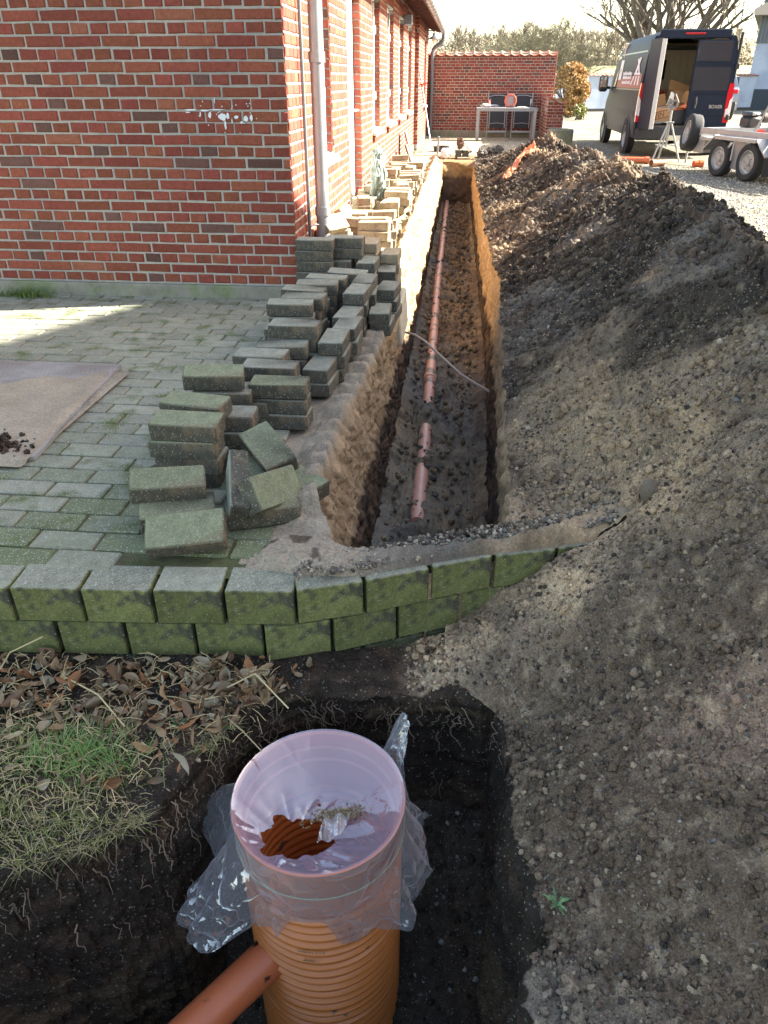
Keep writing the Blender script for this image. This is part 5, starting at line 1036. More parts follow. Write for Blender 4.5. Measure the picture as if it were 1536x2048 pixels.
for x in(.30,.48,.66,.80): bk.box((x*VS,2.965*VS,vz(1.45)),(.035,.03,vz(1.2)),bev=.008)
for x in(-.7,-.45,-.2,.05): bk.box((x*VS,2.965*VS,vz(1.15)),(.05,.03,vz(.28)),bev=.01)
bko=bk.build('bulkhead',m_int,van); MB().box((-.32*VS,2.96*VS,vz(1.72)),(.90*VS,.02,vz(.42)),bev=.009).build('bulkhead_window',m_glass,bko); B1((-.10*VS,2.94*VS,vz(1.68)),(.30*VS,.02,vz(.34)),bev=.009).build('seat_back',m_black,bko)
B1((0,2.3*VS,vz(2.15)),(1.75*VS,1.2*VS,.04),bev=.01).build('roof_shelf',m_trim,van)
# rear frame
fr=MB(); fr.box((0,.03,vz(2.335)),(1.50*VS,.10,vz(.17)),bev=.02)
for s in(-1,1):
    V=[];
    for x,z in SEC[:9]:
        for dx in(0,.13):
            for yy in(-.02,.10): V.append((s*(x-dx)*VS,yy,vz(z)))
    V=np.array(V); f=[]
    for i in range(8):
        a=i*4; b=a+4; f+=[[a,a+2,b+2,b],[a+1,b+1,b+3,a+3],[a,b,b+1,a+1],[a+2,a+3,b+3,b+2]]
    fr.add(V,np.array(f))
fr.build('rear_frame',m_navy,van)
MB().box((0,-.06,vz(.47)),(1.96*VS,.20,vz(.24)),bev=.03).build('rear_bumper',m_trim,van); B1((-.02,-.172,vz(.40)),(.42,.012,.09),bev=.003).build('number_plate',mat('plate',(.6,.58,.45),rough=.5),van)
B1((-.02,-.035,vz(2.335)),(.42*VS,.03,.03),bev=.01).build('brake_light',mat('brake_red',(.30,.01,.01),rough=.2),van)
def doorpanel(name,sg,hinge,ang,inner):
    """door slab spans local x 0..0.90 from the hinge, z .60-2.24, leaning with the body side"""
    d=bpy.data.objects.new(name,None)
    mb=MB(); zs=[.58,.85,1.08,1.30,1.60,1.95,2.23]; xo=[.0,.0,.0,.01,.035,.065,.115]; w=.875
    V=[]
    for z,o_ in zip(zs,xo):
        for x in(o_,w):
            for y in(0,.075): V.append((sg*x*VS,y,vz(z)))
    V=np.array(V); f=[[0,1,3,2],[24,26,27,25]]
    for i in range(6):
        a=i*4; b=a+4; f+=[[a,a+2,b+2,b],[a+1,b+1,b+3,a+3],[a,b,b+1,a+1],[a+2,a+3,b+3,b+2]]
    mb.add(V,np.array(f)); o=mb.build(name,m_navy,van,loc=hinge,rot=(0,0,ang)); return o
rd=doorpanel('rear_door',-1,(.955*VS,-.035,0),0,False)
mb=MB(); mb.box((-.50*VS,-.004,vz(2.02)),(.70*VS,.012,vz(.36)),bev=.004).box((-.47*VS,-.004,vz(1.52)),(.76*VS,.012,vz(.44)),bev=.004); mb.build('window_blank',mat('door_glass',(.03,.035,.045),rough=.08,spec=.9),rd)
mb=MB(); mb.box((-.46*VS,-.006,vz(1.80)),(.80*VS,.014,.02),bev=.004).box((-.44*VS,-.006,vz(1.24)),(.84*VS,.014,.016),bev=.004).box((-.44*VS,-.006,vz(.86)),(.82*VS,.016,.05),bev=.006); mb.build('door_crease',m_navy,rd)
mb=MB().tube([(-.76*VS,-.01,vz(1.18)),(-.74*VS,-.05,vz(1.16)),(-.74*VS,-.05,vz(1.0)),(-.76*VS,-.01,vz(.98))],.013,8); mb.build('handle',m_black,rd,smooth=True); MB().tube([(-.71*VS,-.012,vz(1.19)),(-.69*VS,-.014,vz(1.08)),(-.71*VS,-.012,vz(.97))],.006,6).build('handle_trim',m_alu,rd)
bt=link('badge',text_mesh('BOXER',.085,mat('chrome',(.7,.7,.7),rough=.2,metal=.7)),rd,(-.27*VS,-.010,vz(1.0)),(R(90),0,0))
for z in(1.75,.80): B1((.02,-.03,vz(z)),(.07,.07,.10),bev=.015).build('hinge',m_black,rd)
ld=doorpanel('rear_door',1,(-.955*VS,-.035,0),R(-84),True)
ld['label']='open rear door seen edge-on with pale inner edge'
mb=MB().box((.865*VS*.99+.008,.037,vz(1.41)),(.02,.085,vz(1.62)),bev=.006).box((.45*VS,.082,vz(1.40)),(.70*VS,.012,vz(1.40)),bev=.01); mb.build('door_seal',mat('pale_trim',(.55,.55,.53),rough=.5),ld)
for s in(-1,1):
    V=[]; Z_=[.72,.85,1.0,1.18,1.34,1.42]; 
    def tl(z0,z1,nm,m,w0=.125):
        V=[]; 
        for z in np.linspace(z0,z1,5):
            xx=float(np.interp(z,[p[1] for p in SEC],[p[0] for p in SEC]))+.008; wq=w0*(1.0 if z<1.3 else .75)
            for dx in(0,wq):
                for yy in(-.05,.05): V.append((s*(xx-dx)*VS,yy,vz(z)))
        V=np.array(V); f=[[0,1,3,2],[16,18,19,17]]
        for i in range(4):
            a=i*4; b=a+4; f+=[[a,a+2,b+2,b],[a+1,b+1,b+3,a+3],[a,b,b+1,a+1],[a+2,a+3,b+3,b+2]]
        return MB().add(V,np.array(f)).build(nm,m,van)
    t_=tl(.70,1.44,'tail_light',m_tail)
    mb=MB(); 
    xx=1.025; mb.prism([(s*(xx-.11)*VS,vz(.80)),(s*(xx+.0)*VS,vz(.84)),(s*(xx-.005)*VS,vz(1.20)),(s*(xx-.06)*VS,vz(1.12)),(s*(xx-.07)*VS,vz(.98)),(s*(xx-.115)*VS,vz(.95))],-.058,.0,'xz'); mb.build('reverse_lens',m_taw,t_)
B1((-.93*VS,-.10,vz(.47)),(.05,.03,.06),bev=.006).build('reflector',m_tail,van)
def wheel(parent,loc,r,w,axis='x',rz=0,nm='wheel',rimcol=None,face=-1):
    wh=bpy.data.objects.new(nm,None); COL.objects.link(wh); wh.parent=parent; wh.location=loc; wh.rotation_euler=(0,0,rz)
    h=w/2; rr=r*.62
    MB().lathe([(rr,-h*.8),(rr*1.12,-h*.98),(r*.90,-h),(r*.975,-h*.82),(r,-h*.5),(r*.985,0),(r,h*.5),(r*.975,h*.82),(r*.90,h),(rr*1.12,h*.98),(rr,h*.8)],axis='x',n=36).build('tyre',m_rubber,wh,smooth=True)
    mb=MB(); f=face; mb.lathe([(rr*1.03,f*h*.86),(rr*.97,f*h*.90),(rr*.90,f*h*.55),(rr*.74,f*h*.40),(rr*.70,f*h*.52),(rr*.5,f*h*.56),(rr*.34,f*h*.50),(rr*.30,f*h*.75),(rr*.12,f*h*.80),(0,f*h*.80)],axis='x',n=36)
    mb.lathe([(rr*1.0,-h*.75),(rr*.95,h*.75)],axis='x',n=24); mb.build('rim',rimcol or m_alu,wh,smooth=True)
    mb=MB()
    for k in range(5): a=k*1.2566; mb.lathe([(0,f*h*.62),(rr*.05,f*h*.60),(rr*.06,f*h*.5)],(0,rr*.52*math.cos(a),rr*.52*math.sin(a)),axis='x',n=8)
    mb.build('wheel_bolts',m_black,wh)
    return wh
for s in(-1,1):
    for y in(.98,4.42):
        wheel(van,(s*.93*VS,y*VS,.325),.325,.21,face=s)
        MB().lathe([(.345,-.02),(.40,-.015),(.405,.015),(.345,.02)],(s*1.0*VS,y*VS,.335),axis='x',n=30).build('arch_trim',m_trim,van); B1((s*.90*VS,y*VS,.50),(.12,.62,.36),bev=.05).build('wheel_well',m_black,van)
        B1((s*.985*VS,(y+.55)*VS if y<3 else (y-.55)*VS,vz(.50)),(.03,.3,.10),bev=.01).build('sill_trim',m_trim,van)
def side_patch(nm,pts,m,off=.006,parent=van):
    """patch on the left body side; pts (y,z) at scale 1"""
    P=[]
    for y,z in pts:
        sec=vsec(y); x=float(np.interp(z,[q[1] for q in sec],[q[0] for q in sec])); P.append((-(x*VS)-off,y*VS,vz(z)))
    n=len(P); P2=[(p[0]+.004,p[1],p[2]) for p in P]; j=np.arange(n)
    return MB().add(np.array(P+P2),np.array([range(n)]),np.stack([j,j+n,(j+1)%n+n,(j+1)%n],-1)).build(nm,m,parent)
side_patch('side_window',[(3.35,1.32),(4.32,1.30),(4.10,1.72),(3.72,2.0),(3.35,2.02)],m_glass)
side_patch('windscreen_edge',[(4.42,1.28),(4.62,1.18),(4.0,2.10),(3.9,2.10)],m_glass)
for k,pts in enumerate([[(.12,2.02),(3.3,2.02),(3.3,2.05),(.12,2.05)],[(.05,1.30),(3.2,1.30),(3.2,1.33),(.05,1.33)],[(.3,.80),(4.0,.80),(4.0,.90),(.3,.90)]]): side_patch('side_crease',pts,m_trim if k==2 else mat('crease_light',(.06,.07,.09),rough=.3))
for a in(1.85,3.25): side_patch('panel_gap',[(a,.5),(a+.02,.5),(a+.02,2.2),(a,2.2)],m_black)
m_wv=mat('white_vinyl',(.72,.72,.76),rough=.5); m_pv=mat('red_vinyl',(.30,.10,.07),rough=.5)
side_patch('side_sign',[(2.75,1.50),(3.12,1.50),(3.12,1.92),(2.75,1.92)],m_wv,.010); side_patch('sign_dot',[(2.9,1.66),(3.0,1.66),(3.0,1.74),(2.9,1.74)],mat('green_vinyl',(.30,.48,.30)),.016)
side_patch('red_band',[(.12,1.34),(3.12,1.34),(3.12,1.50),(.12,1.62)],m_pv,.008)
r_=random.Random(4)
for row,(z,y0,y1) in enumerate(((1.60,1.35,2.45),(1.52,1.4,2.4),(1.42,1.4,2.45))):
    y=y0; k=0
    mbs=[]
    while y<y1:
        w_=r_.uniform(.05,.11); h=r_.uniform(.05,.085); o=side_patch('lettering',[(y,z),(y+w_,z),(y+w_,z+h),(y+w_*.5,z+h*.7),(y,z+h)],m_wv,.013); y+=w_+.03
for pts in ([(.55,1.93),(.72,1.93),(1.0,1.62),(.80,1.62)],[(.85,1.92),(.95,1.90),(.55,1.62),(.42,1.62)],[(.35,1.60),(1.05,1.60),(1.05,1.64),(.35,1.64)],[(.95,1.58),(1.08,1.58),(1.30,1.40),(1.18,1.40)],[(.66,1.58),(.78,1.58),(.86,1.40),(.74,1.40)],[(.38,1.58),(.5,1.58),(.48,1.40),(.36,1.40)]): side_patch('emblem_stroke',pts,m_wv,.013)
mr_=MB().box((-1.20*VS,4.15*VS,vz(1.42)),(.22,.10,.34),bev=.04).build('mirror',m_black,van,smooth=True); MB().box((-1.20*VS,4.15*VS-.052,vz(1.46)),(.17,.006,.22),bev=.002).build('mirror_glass',mat('mirror_glass',(.4,.45,.42),rough=.05,metal=.9),mr_); MB().tube([(-1.0*VS,4.2*VS,vz(1.32)),(-1.15*VS,4.15*VS,vz(1.34))],.03,8).build('mirror_arm',m_black,mr_)
B1((.93*VS+.05,.05,vz(1.95)),(.05,.06,.75),bev=.01).build('roof_ladder_rail',m_black,van)
# cargo (each its own thing); world positions through the van's frame
def inv(x,y,z): return (VX+x*VS*.935,VY+y*VS,vz(z)-.03)
m_card=mat('cardboard',(.56,.32,.16),rough=.9,var=.08,vscale=6); m_carddark=mat('box_print',(.16,.06,.06),rough=.8)
def cbox(lab,loc,size,rot,txt=None,flap=True):
    t=thing('cardboard_box',lab,'box',loc); t.rotation_euler=rot; w,d,h=size; th=.006
    mb=MB(); mb.box((0,0,th/2),(w,d,th)); 
    for s in(-1,1): mb.box((s*(w/2-th/2),0,h/2),(th,d,h)); mb.box((0,s*(d/2-th/2),h/2),(w-.014,th,h))
    mb.build('box_body',m_card,t)
    if flap:
        B1((0,d/2+.04,h+.10),(w,th,.22),rot=(R(-25),0,0)).build('flap',m_card,t); B1((w/2+.06,0,h+.05),(.16,d,th),rot=(0,R(-35),0)).build('flap',m_card,t)
    if txt:
        o=link('box_lettering',text_mesh(txt,.13,m_carddark),t,(0,-d/2-.004,h*.52),(R(90),0,0)); B1((0,-d/2-.002,h*.30),(w*.9,.003,.012)).build('print_rule',m_carddark,t); B1((0,-d/2-.002,h*.74),(w*.9,.003,.012)).build('print_rule',m_carddark,t)
    return t
cbox('upright brown cardboard box filled with dark red fittings in the van, back left',inv(-.50,1.25,.66),(.62,.45,.40),(0,0,0),'WAVIN',False)
cbox('slanting cardboard box with printed lettering at the left front of the van floor',inv(-.52,.48,.64),(.66,.35,.28),(0,R(-12),0),'WAVIN',True)
cbox('tall open cardboard box with raised flaps at the right of the van load',inv(.08,1.0,.70),(.45,.45,.50),(0,R(14),R(12)),None,True)
cbox('small pale cardboard box tipped over on top of the van load',inv(.22,.60,1.02),(.20,.20,.22),(R(10),R(20),.4),None,False)
crumple('red_fittings',inv(-.42,1.2,1.04),.17,mat('dark_red_plastic',(.32,.05,.03),rough=.4),'heap of dark red pipe fittings showing above the rear box','fittings',(1.4,.9,.8),8,.8)
o=MB().lathe([(.048,-.45),(.055,-.45),(.055,.45),(.048,.45)],axis='x',n=18).build('pipe_piece',m_orange,loc=inv(-.18,.35,.86),rot=(0,R(-24),R(-30)),smooth=True); tag(o,'orange pipe with a dark open end sticking out of the van load','pipe')
crumple('white_sack',inv(-.22,.28,.90),.12,m_white,'torn white paper hanging from the slanting box in the van','paper',(.45,.4,1.5),4,.6)
crumple('hi_vis_vest',inv(-.35,2.0,2.17),.14,mat('hi_vis',(.65,.75,.05),rough=.8),'yellow hi-vis vest thrown on the shelf under the van roof','vest',(1.8,.8,.35),5,.6)
for k,(x,y,z,sx,a,lab) in enumerate([(-.62,.12,.66,.34,.3,'grey metal hand tool lying at the left of the van floor edge'),(-.35,.10,.66,.28,-.5,'pale lever tool lying in the middle of the van floor edge'),(.0,.15,.68,.30,.2,'dark tool case standing on the van floor behind the tripod')]):
    mb=MB(); 
    if k<2: mb.tube([(-sx/2,0,.0),(0,0,.03),(sx/2,0,.02)],.014,6); mb.box((sx/2,0,.02),(.07,.05,.05),bev=.01)
    else: mb.box((0,0,.10),(sx,.14,.24),bev=.015); mb.tube([(-.07,0,.22),(-.06,0,.26),(.06,0,.26),(.07,0,.22)],.01,6)
    o=mb.build('tool_case' if k==2 else 'hand_tool',m_alu if k<2 else m_trim,loc=inv(x,y,z),rot=(0,0,a)); tag(o,lab,'tool case' if k==2 else 'tool')
# ---------------- trailer
TA=math.atan2(-.24,.97)   # heading: forward points up-left in plan
trl=thing('trailer','galvanised tandem-axle flatbed trailer loaded with a machine at the right edge','trailer',(4.27,13.2,-.03)); trl.rotation_euler=(0,0,math.atan2(.30,.95))
# local: +y forward, -x is the side facing the viewer
for y in(-.37,.37): wheel(trl,(-.0,y,.265),.265,.165,rz=0,face=-1)
for y in(-.37,.37): wheel(trl,(1.45,y,.265),.265,.165,face=1)
mb=MB(); mb.box((.0,0,.575),(.20,1.02,.02),bev=.004).box((.0,.66,.475),(.20,.36,.018),rot=(R(-38),0,0)).box((.0,-.66,.475),(.20,.36,.018),rot=(R(38),0,0)); mb.box((-.095,0,.56),(.014,1.04,.05)).build('mudguard',m_alu,trl)
MB().box((-.09,0,.42),(.02,.03,.32),bev=.004).build('guard_strut',m_alu,trl); MB().box((.02,.0,.34),(.02,.26,.42),bev=.004).build('splash_plate',m_frame,trl); MB().box((.0,-.80,.23),(.18,.012,.26)).build('mud_flap',m_rubber,trl)
MB().box((.12,-.35,.62),(.05,3.2,.09),bev=.006).box((.12,-.35,.50),(.04,3.2,.05),bev=.004).build('side_rail',m_alu,trl); MB().box((1.45,-.35,.62),(.05,3.2,.09),bev=.006).build('side_rail',m_alu,trl); MB().box((.78,1.25,.60),(1.35,.05,.12),bev=.006).build('front_rail',m_alu,trl)
MB().box((.78,-.35,.50),(1.3,3.15,.03)).build('bed',mat('worn_bed',(.16,.155,.15),rough=.8,var=.25,vscale=10),trl)
mb=MB(); mb.tube([(.25,1.2,.36),(.78,2.6,.40)],.03,6).tube([(1.3,1.2,.36),(.78,2.6,.40)],.03,6); mb.build('drawbar',m_alu,trl); MB().box((.30,1.30,.40),(.30,.3,.25),bev=.01).build('corner_bracket',m_alu,trl)
mb=MB(); 
for x in(.35,.8,1.2): mb.box((x,.0,.0),(.04,.04,.04))
sw=wheel(trl,(.16,1.60,.56),.29,.20,rz=R(-18),face=-1,nm='spare_wheel'); sw.rotation_euler=(R(-4),R(8),R(-16))
MB().tube([(.40,2.0,.05),(.40,2.0,.62)],.02,8).build('support_leg',m_alu,trl)
# machine on the trailer
TR=trl.rotation_euler.z
def tw(x,y,z): c,s=math.cos(TR),math.sin(TR); return (4.27+x*c-y*s,13.2+x*s+y*c,z-.03)
pc=thing('plate_compactor','petrol plate compactor with black engine, red guard and looped handle on the trailer','compactor',tw(.62,.62,.52),TR)
MB().box((0,0,.04),(.42,.5,.05),bev=.015).build('base_plate',m_frame,pc)
MB().box((-.02,.05,.24),(.26,.26,.16),bev=.03).build('engine_block',m_black,pc,smooth=True); MB().box((-.04,.05,.355),(.24,.22,.07),bev=.03).build('fuel_tank',mat('dark_tank',(.05,.055,.06),rough=.3),pc,smooth=True); MB().lathe([(0,-.05),(.07,-.05),(.075,.05),(0,.05)],(.20,.02,.30),axis='x',n=18).build('air_filter',mat('brown_filter',(.10,.085,.07),rough=.7),pc,smooth=True)
B1((-.07,-.05,.36),(.06,.05,.05),bev=.008).build('carburettor_cap',m_alu,pc)
MB().prism([(-.22,.0),(.16,.0),(.15,.10),(.06,.15),(-.05,.12)],-.17,-.13,'xz').build('belt_guard',m_red,pc)
mb=MB().tube([(-.10,-.20,.08),(-.10,-.42,.52),(-.10,-.62,.80),(-.07,-.68,.86),(.13,-.68,.86),(.16,-.62,.80),(.16,-.42,.52),(.16,-.20,.08)],.014,8).build('handle',m_black,pc,smooth=True)
mb=MB().tube([(-.10,-.20,.08),(-.10,-.42,.50)],.0155,8).tube([(.16,-.20,.08),(.16,-.42,.50)],.0155,8); mb.build('handle_sleeve',m_alu,pc)
o=MB().box((0,0,0),(.28,1.6,.06),bev=.006).box((0,-.1,.045),(.24,1.3,.03),bev=.004).build('loading_ramp',mat('dirty_ramp',(.14,.13,.12),rough=.8,var=.3,vscale=9),loc=tw(.75,-.75,.60),rot=(0,0,TR+.15)); tag(o,'dirty grey loading ramp lying on the trailer bed','ramp')
o=MB().box((0,0,0),(.26,1.6,.05),bev=.006).build('loading_ramp',MATS['dirty_ramp'],loc=tw(.36,-.9,.60),rot=(.03,0,TR-.05)); tag(o,'lower grey ramp at the near side of the trailer bed','ramp')
# ---------------- car behind the van
car=thing('car','silver-grey car parked beyond the van by the pale wall','car',(9.42,33.2,-.03)); car.rotation_euler=(0,0,R(-8))
pr=[(0,.35),(-.02,.75),(.05,1.02),(.22,1.12),(.42,1.50),(.75,1.60),(2.0,1.62),(2.5,1.50),(3.1,1.10),(4.1,.95),(4.4,.70),(4.42,.35)]
V=[];
for sx,f in((-.90,0),(-.86,1),(.86,1),(.90,0)):
    for y,z in pr: k=ss(.9,1.6,np.array(z)); V.append((sx*(1-.20*float(k))*(.985 if f else 1),y+(.0),z if f else min(z,.98)+max(0,z-.98)*.97))
V=np.array(V); n=len(pr); mb=MB().add(V,gridfaces(4,n)[:,::-1].copy()); mb.add(V[:n],np.arange(n)[None]); mb.add(V[-n:],np.arange(n)[None,::-1].copy()); m_silver=mat('silver_paint',(.30,.31,.34),rough=.3,metal=.5,coat=.5)
mb.build('body',m_silver,car); MB().prism([(.48,1.14),(.62,1.46),(2.2,1.50),(2.85,1.14)],-.885,.885,'yz').build('side_windows',m_glass,car); MB().add(np.array([(-.62,.20,1.14),(.62,.20,1.14),(.55,.40,1.47),(-.55,.40,1.47)]),np.array([[0,1,2,3]])).build('rear_window',m_glass,car)
for s in(-1,1):
    B1((s*.66,.03,.98),(.36,.12,.13),bev=.02).build('tail_light',m_tail,car)
    for y in(.85,3.5): wheel(car,(s*.82,y,.32),.32,.2,face=s)
MB().box((0,-.02,.48),(1.7,.12,.30),bev=.04).build('bumper',m_trim,car)
# ---------------- pale yard wall, outbuilding, hedge
m_render=mat('pale_render',(.40,.45,.55),rough=.9,var=.12,vscale=1.5,col2=(.30,.35,.44),c2scale=.8)
yw=thing('yard_wall','pale blue-grey rendered yard wall with scalloped tile coping','wall',(3.2,41.2,0)); L_=math.hypot(11.6,4.2); a=math.atan2(4.2,11.6)
MB().box((L_/2,0,.78),(L_,.25,1.5)).build('wall_face',m_render,yw).rotation_euler=(0,0,a); MB().box((L_/2,-.13,.03),(L_,.02,.14)).build('base_band',m_black,yw).rotation_euler=(0,0,a)
cp=coping(52,.42,L_,yw,(3.2,41.2,1.54),(1,0,0)); cp.rotation_euler=(0,0,a)
ob=thing('outbuilding','pale blue-grey farm outbuilding with dark cladding above and a dark base','outbuilding',(14.45,45.4,0),R(-19))
MB().box((6,7,1.45),(12,14,2.9)).build('lower_wall',m_render,ob); MB().box((6,7,.44),(12.05,14.05,.95)).build('dark_base',mat('tarred_base',(.035,.045,.06),rough=.7),ob)
mb=MB(); x=0
while x<12: mb.box((x,-.04,3.9),(.06,.06,2.0)); x+=.16
mb.box((6,7,3.9),(12.0,14.0,2.0)); mb.build('cladding',mat('grey_cladding',(.16,.18,.20),rough=.7),ob)
MB().prism([(-.35,4.05),(12.8,4.05),(12.8,4.25),(6,7.5),(-.40,4.30)],-.9,12,'xz').build('roof',mat('eave_boards',(.42,.36,.30),rough=.7),ob)
sun_blocker=thing('sun_blocker','unseen tall gabled block added right of the camera to shade the foreground','sun_blocker',(9,-1,0))  # added out of view, gable and eave shaped to cast the foreground shadow
MB().prism([(-8,0),(8.02,0),(8.02,6.4),(0,9.9),(-8,6.4)],0,7,'yz').build('wall',mat('blocker_brick',(.30,.12,.08),rough=.9,var=.2,vscale=8),sun_blocker)
MB().prism([(-9.2,6.2),(0,9.55),(9.1,6.20),(9.1,6.72),(8.4,7.0),(0,10.2),(-9.2,6.75)],-.35,7.4,'yz').build('roof',m_tile,sun_blocker)
# golden hedge shrub of little dead leaves
def leafball(name,loc,rad,n,cols,lab,cat,size=.05,trunk=True,group=None,hole=.35):
    t=thing(name,lab,cat,loc,0,group); P=nr.normal(size=(n*2,3)); P/=np.linalg.norm(P,axis=1)[:,None]; P*=(nr.rand(n*2,1)**.45); P=P*np.array(rad)+np.array([0,0,rad[2]]); kk=fbm(P[:,0]*2.4+loc[0],P[:,1]*2.4,P[:,2]*2.4,o=3)>hole+.1; P=P[kk][:n]; k=len(P)
    a=nr.normal(size=(k,3)); a/=np.linalg.norm(a,axis=1)[:,None]; b=np.cross(a,nr.normal(size=(k,3))); b/=np.linalg.norm(b,axis=1)[:,None]; s_=size*(.6+.8*nr.rand(k,1))
    V=np.stack([P-a*s_-b*s_*.5,P+a*s_-b*s_*.5,P+a*s_+b*s_*.5,P-a*s_+b*s_*.5],1).reshape(-1,3); c=np.array(cols)[nr.randint(0,len(cols),k)]*(.6+.7*nr.rand(k,1)); f=np.arange(k*4).reshape(-1,4)
    link('crown',fast_mesh('crown',V,f,m_leafy,cols=np.repeat(c,4,0)),t)
    if trunk: 
        mb=MB()
        for q in range(9): mb.tube([(nr.normal(0,.1),nr.normal(0,.1),0),(nr.normal(0,rad[0]*.3),nr.normal(0,rad[1]*.3),rad[2]),(nr.normal(0,rad[0]*.6),nr.normal(0,rad[1]*.6),rad[2]*1.7)],[.04,.025,.008],5)
        mb.build('stems',mat('bark',(.17,.14,.11),rough=.95,var=.3,vscale=6),t)
    return t
leafball('hedge_shrub',(4.25,35.0,0),(.80,.7,.98),15000,[(.50,.30,.12),(.42,.25,.10),(.55,.38,.16),(.30,.17,.08)],'golden-brown leafy hedge shrub beside the end of the brick wall','shrub',.036,hole=.40)
leafball('small_shrub',(4.5,33.2,0),(.3,.3,.28),500,[(.25,.28,.08),(.3,.26,.12)],'small greenish shrub at the foot of the golden one','shrub',.04)
# ---------------- bare trees
m_bark=mat('bark',(.17,.14,.11),rough=.95); m_bark2=mat('far_bark',(.15,.125,.10),rough=1); m_bark3=mat('twig_bark',(.30,.26,.16),rough=1)
def tree_mesh(h,seed,depth,spread=.5,nb=(3,5),r0=.14,up_=.35,twig=3,multi=1,minr=.006,lenf=.72):
    r=random.Random(seed); trunk=MB(); crown=MB()
    def grow(p,d,l,rad,lev):
        ns_=4 if lev<2 else 3; P=[p.copy()]; q=p.copy(); dd=d.copy(); rr_=[rad]
        for s_ in range(ns_):
            dd=dd+np.array([r.gauss(0,.13),r.gauss(0,.13),r.gauss(0,.07)+up_*.12]); dd/=np.linalg.norm(dd); q=q+dd*l/ns_; P.append(q.copy()); rr_.append(max(minr*.6,rad*(1-.55*(s_+1)/ns_)))
        (trunk if lev==0 else crown).tube(P,rr_,6 if lev<2 else 4 if lev<3 else 3,caps=False)
        if lev>=depth: return
        for b_ in range(r.randint(*nb)+(2 if lev>=depth-1 else 0)):
            t=r.uniform(.35,1) if lev>0 else r.uniform(.35,1); i=min(ns_-1,int(t*ns_)); f=t*ns_-i; bp=P[i]*(1-f)+P[i+1]*f; ax=np.array([r.gauss(0,1),r.gauss(0,1),r.gauss(0,.35)]); ax/=np.linalg.norm(ax); nd=dd*(1-spread)+ax*spread+np.array([0,0,up_*.5]); nd/=np.linalg.norm(nd); grow(bp,nd,l*lenf*r.uniform(.7,1.1),max(minr,rr_[i]*.55),lev+1)
    for k in range(multi):
        a=k*6.28/multi+r.random(); d=np.array([math.cos(a)*.30*(multi>1),math.sin(a)*.30*(multi>1),1.]); grow(np.array([0,0,0.])+np.array([math.cos(a),math.sin(a),0])*.15*(multi>1),d/np.linalg.norm(d),h*.45,r0,0)
    return trunk,crown
def mk_tree(protos,i,name,lab,loc,sc,rz,group=None,cat='tree',m=None):
    t=thing(name,lab,cat,loc,rz,group); t.scale=(sc,sc,sc); tm,cm=protos[i%len(protos)]
    link('trunk',tm,t); link('crown',cm,t); return t
def proto(m,**k): a,b=tree_mesh(**k); return a.mesh('trunk',m,True),b.mesh('crown',m,False)
PB=[proto(m_bark,h=14,seed=5,depth=4,spread=.52,nb=(4,5),r0=.30,up_=.40,multi=7,minr=.016,lenf=.70)]
mk_tree(PB,0,'bare_tree','big bare many-stemmed tree rising behind the van',(12.3,56,0),1.0,.6)
PW_=[proto(m_bark3,h=4.6,seed=21+i,depth=4,spread=.62,nb=(4,5),r0=.06,up_=.15,multi=6,minr=.008,lenf=.72) for i in range(2)]
for i,(x,y,s_,lab) in enumerate([(2.2,52,.95,'twiggy pale bush-like willow above the middle of the brick wall'),(4.3,54,1.25,'tallest twiggy willow peeping over the right half of the brick wall'),(6.6,53,1.0,'twiggy willow just right of the brick wall behind the golden shrub')]): mk_tree(PW_,i,'willow',lab,(x,y,0),s_,i*1.3)
leafm=[(.34,.33,.20),(.28,.26,.17)]
PF=[proto(m_bark2,h=11,seed=40+i,depth=3,spread=.42,nb=(5,7),r0=.16,up_=.5,minr=.028,lenf=.55) for i in range(4)]
cnt=0; rq=random.Random(9)
pos=[]
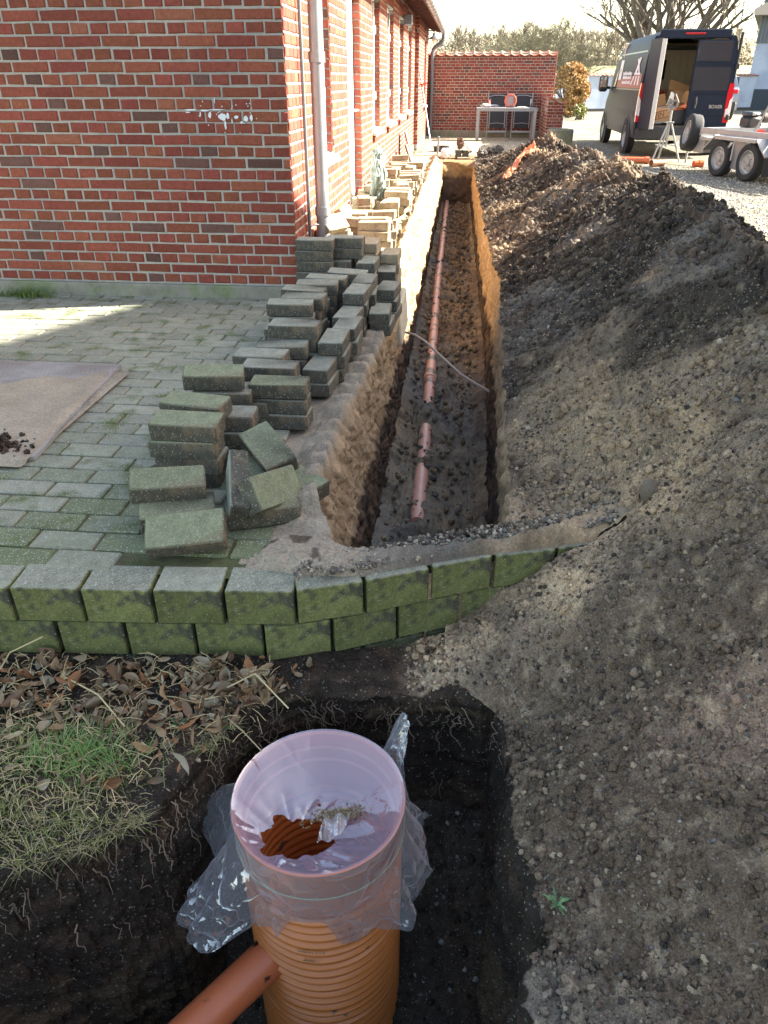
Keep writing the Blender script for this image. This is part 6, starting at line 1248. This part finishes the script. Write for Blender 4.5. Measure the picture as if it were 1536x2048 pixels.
for x in np.arange(-6,78,1.0): pos.append((x+rq.uniform(-.7,.7),rq.uniform(225,285)))
for x,y in pos:
    px_=768+0*x; 
    frac=(x/y)
    s_=rq.uniform(1.0,1.35)*(1.0 if frac<.22 else .9); z=4.9
    if 62<x<78 and rq.random()<.55: continue
    cnt+=1; mk_tree(PF,rq.randint(0,3),'bare_tree','bare winter tree in the far wood edge '+('above the left part of the brick wall' if x/y<.035 else 'above the right part of the brick wall' if x/y<.075 else 'above the golden shrub' if x/y<.115 else 'just left of the van roof' if x/y<.155 else 'behind the van' if x/y<.21 else 'glimpsed right of the van'),(x,y,z-.2),s_,rq.uniform(0,6),'bare trees of the far wood edge')
for i,(x,y,s_,lab) in enumerate([(44,150,.72,'slender bare tree on the field edge just right of the van roof'),(50,155,.8,'second slender bare tree right of the van, left of the outbuilding'),(54.5,152,.76,'slender bare tree closest to the outbuilding'),(-2.5,60,.55,'small bare tree peeping out beside the house gutter')]): mk_tree(PF,i,'slender_tree',lab,(x,y,3.6 if y>100 else 0),s_,i)
uw=leafball('undergrowth',(0,0,0),(1,1,1),10,[(.2,.2,.1)],'x','x') if False else None
n=26000; x=nr.uniform(-10,90,n); y=nr.uniform(262,292,n); z=4.9+nr.rand(n)**1.5*(5.5+5.5*fbm(x*.25,y*.0+2,o=3)); a=nr.normal(size=(n,3)); a/=np.linalg.norm(a,axis=1)[:,None]; b=np.cross(a,nr.normal(size=(n,3))); b/=np.linalg.norm(b,axis=1)[:,None]; P=np.stack([x,y,z],-1); s_=.16+.25*nr.rand(n,1)
V=np.stack([P-a*s_*2-b*s_*.18,P+a*s_*2-b*s_*.18,P+a*s_*2+b*s_*.18,P-a*s_*2+b*s_*.18],1).reshape(-1,3); o=link('brushwood',fast_mesh('brushwood',V,np.arange(n*4).reshape(-1,4),m_leafy,cols=np.repeat(np.array([.15,.13,.10])*(.6+.7*nr.rand(n,1)),4,0))); tag(o,'dense grey brushwood filling the far wood edge','brushwood',kind='stuff')
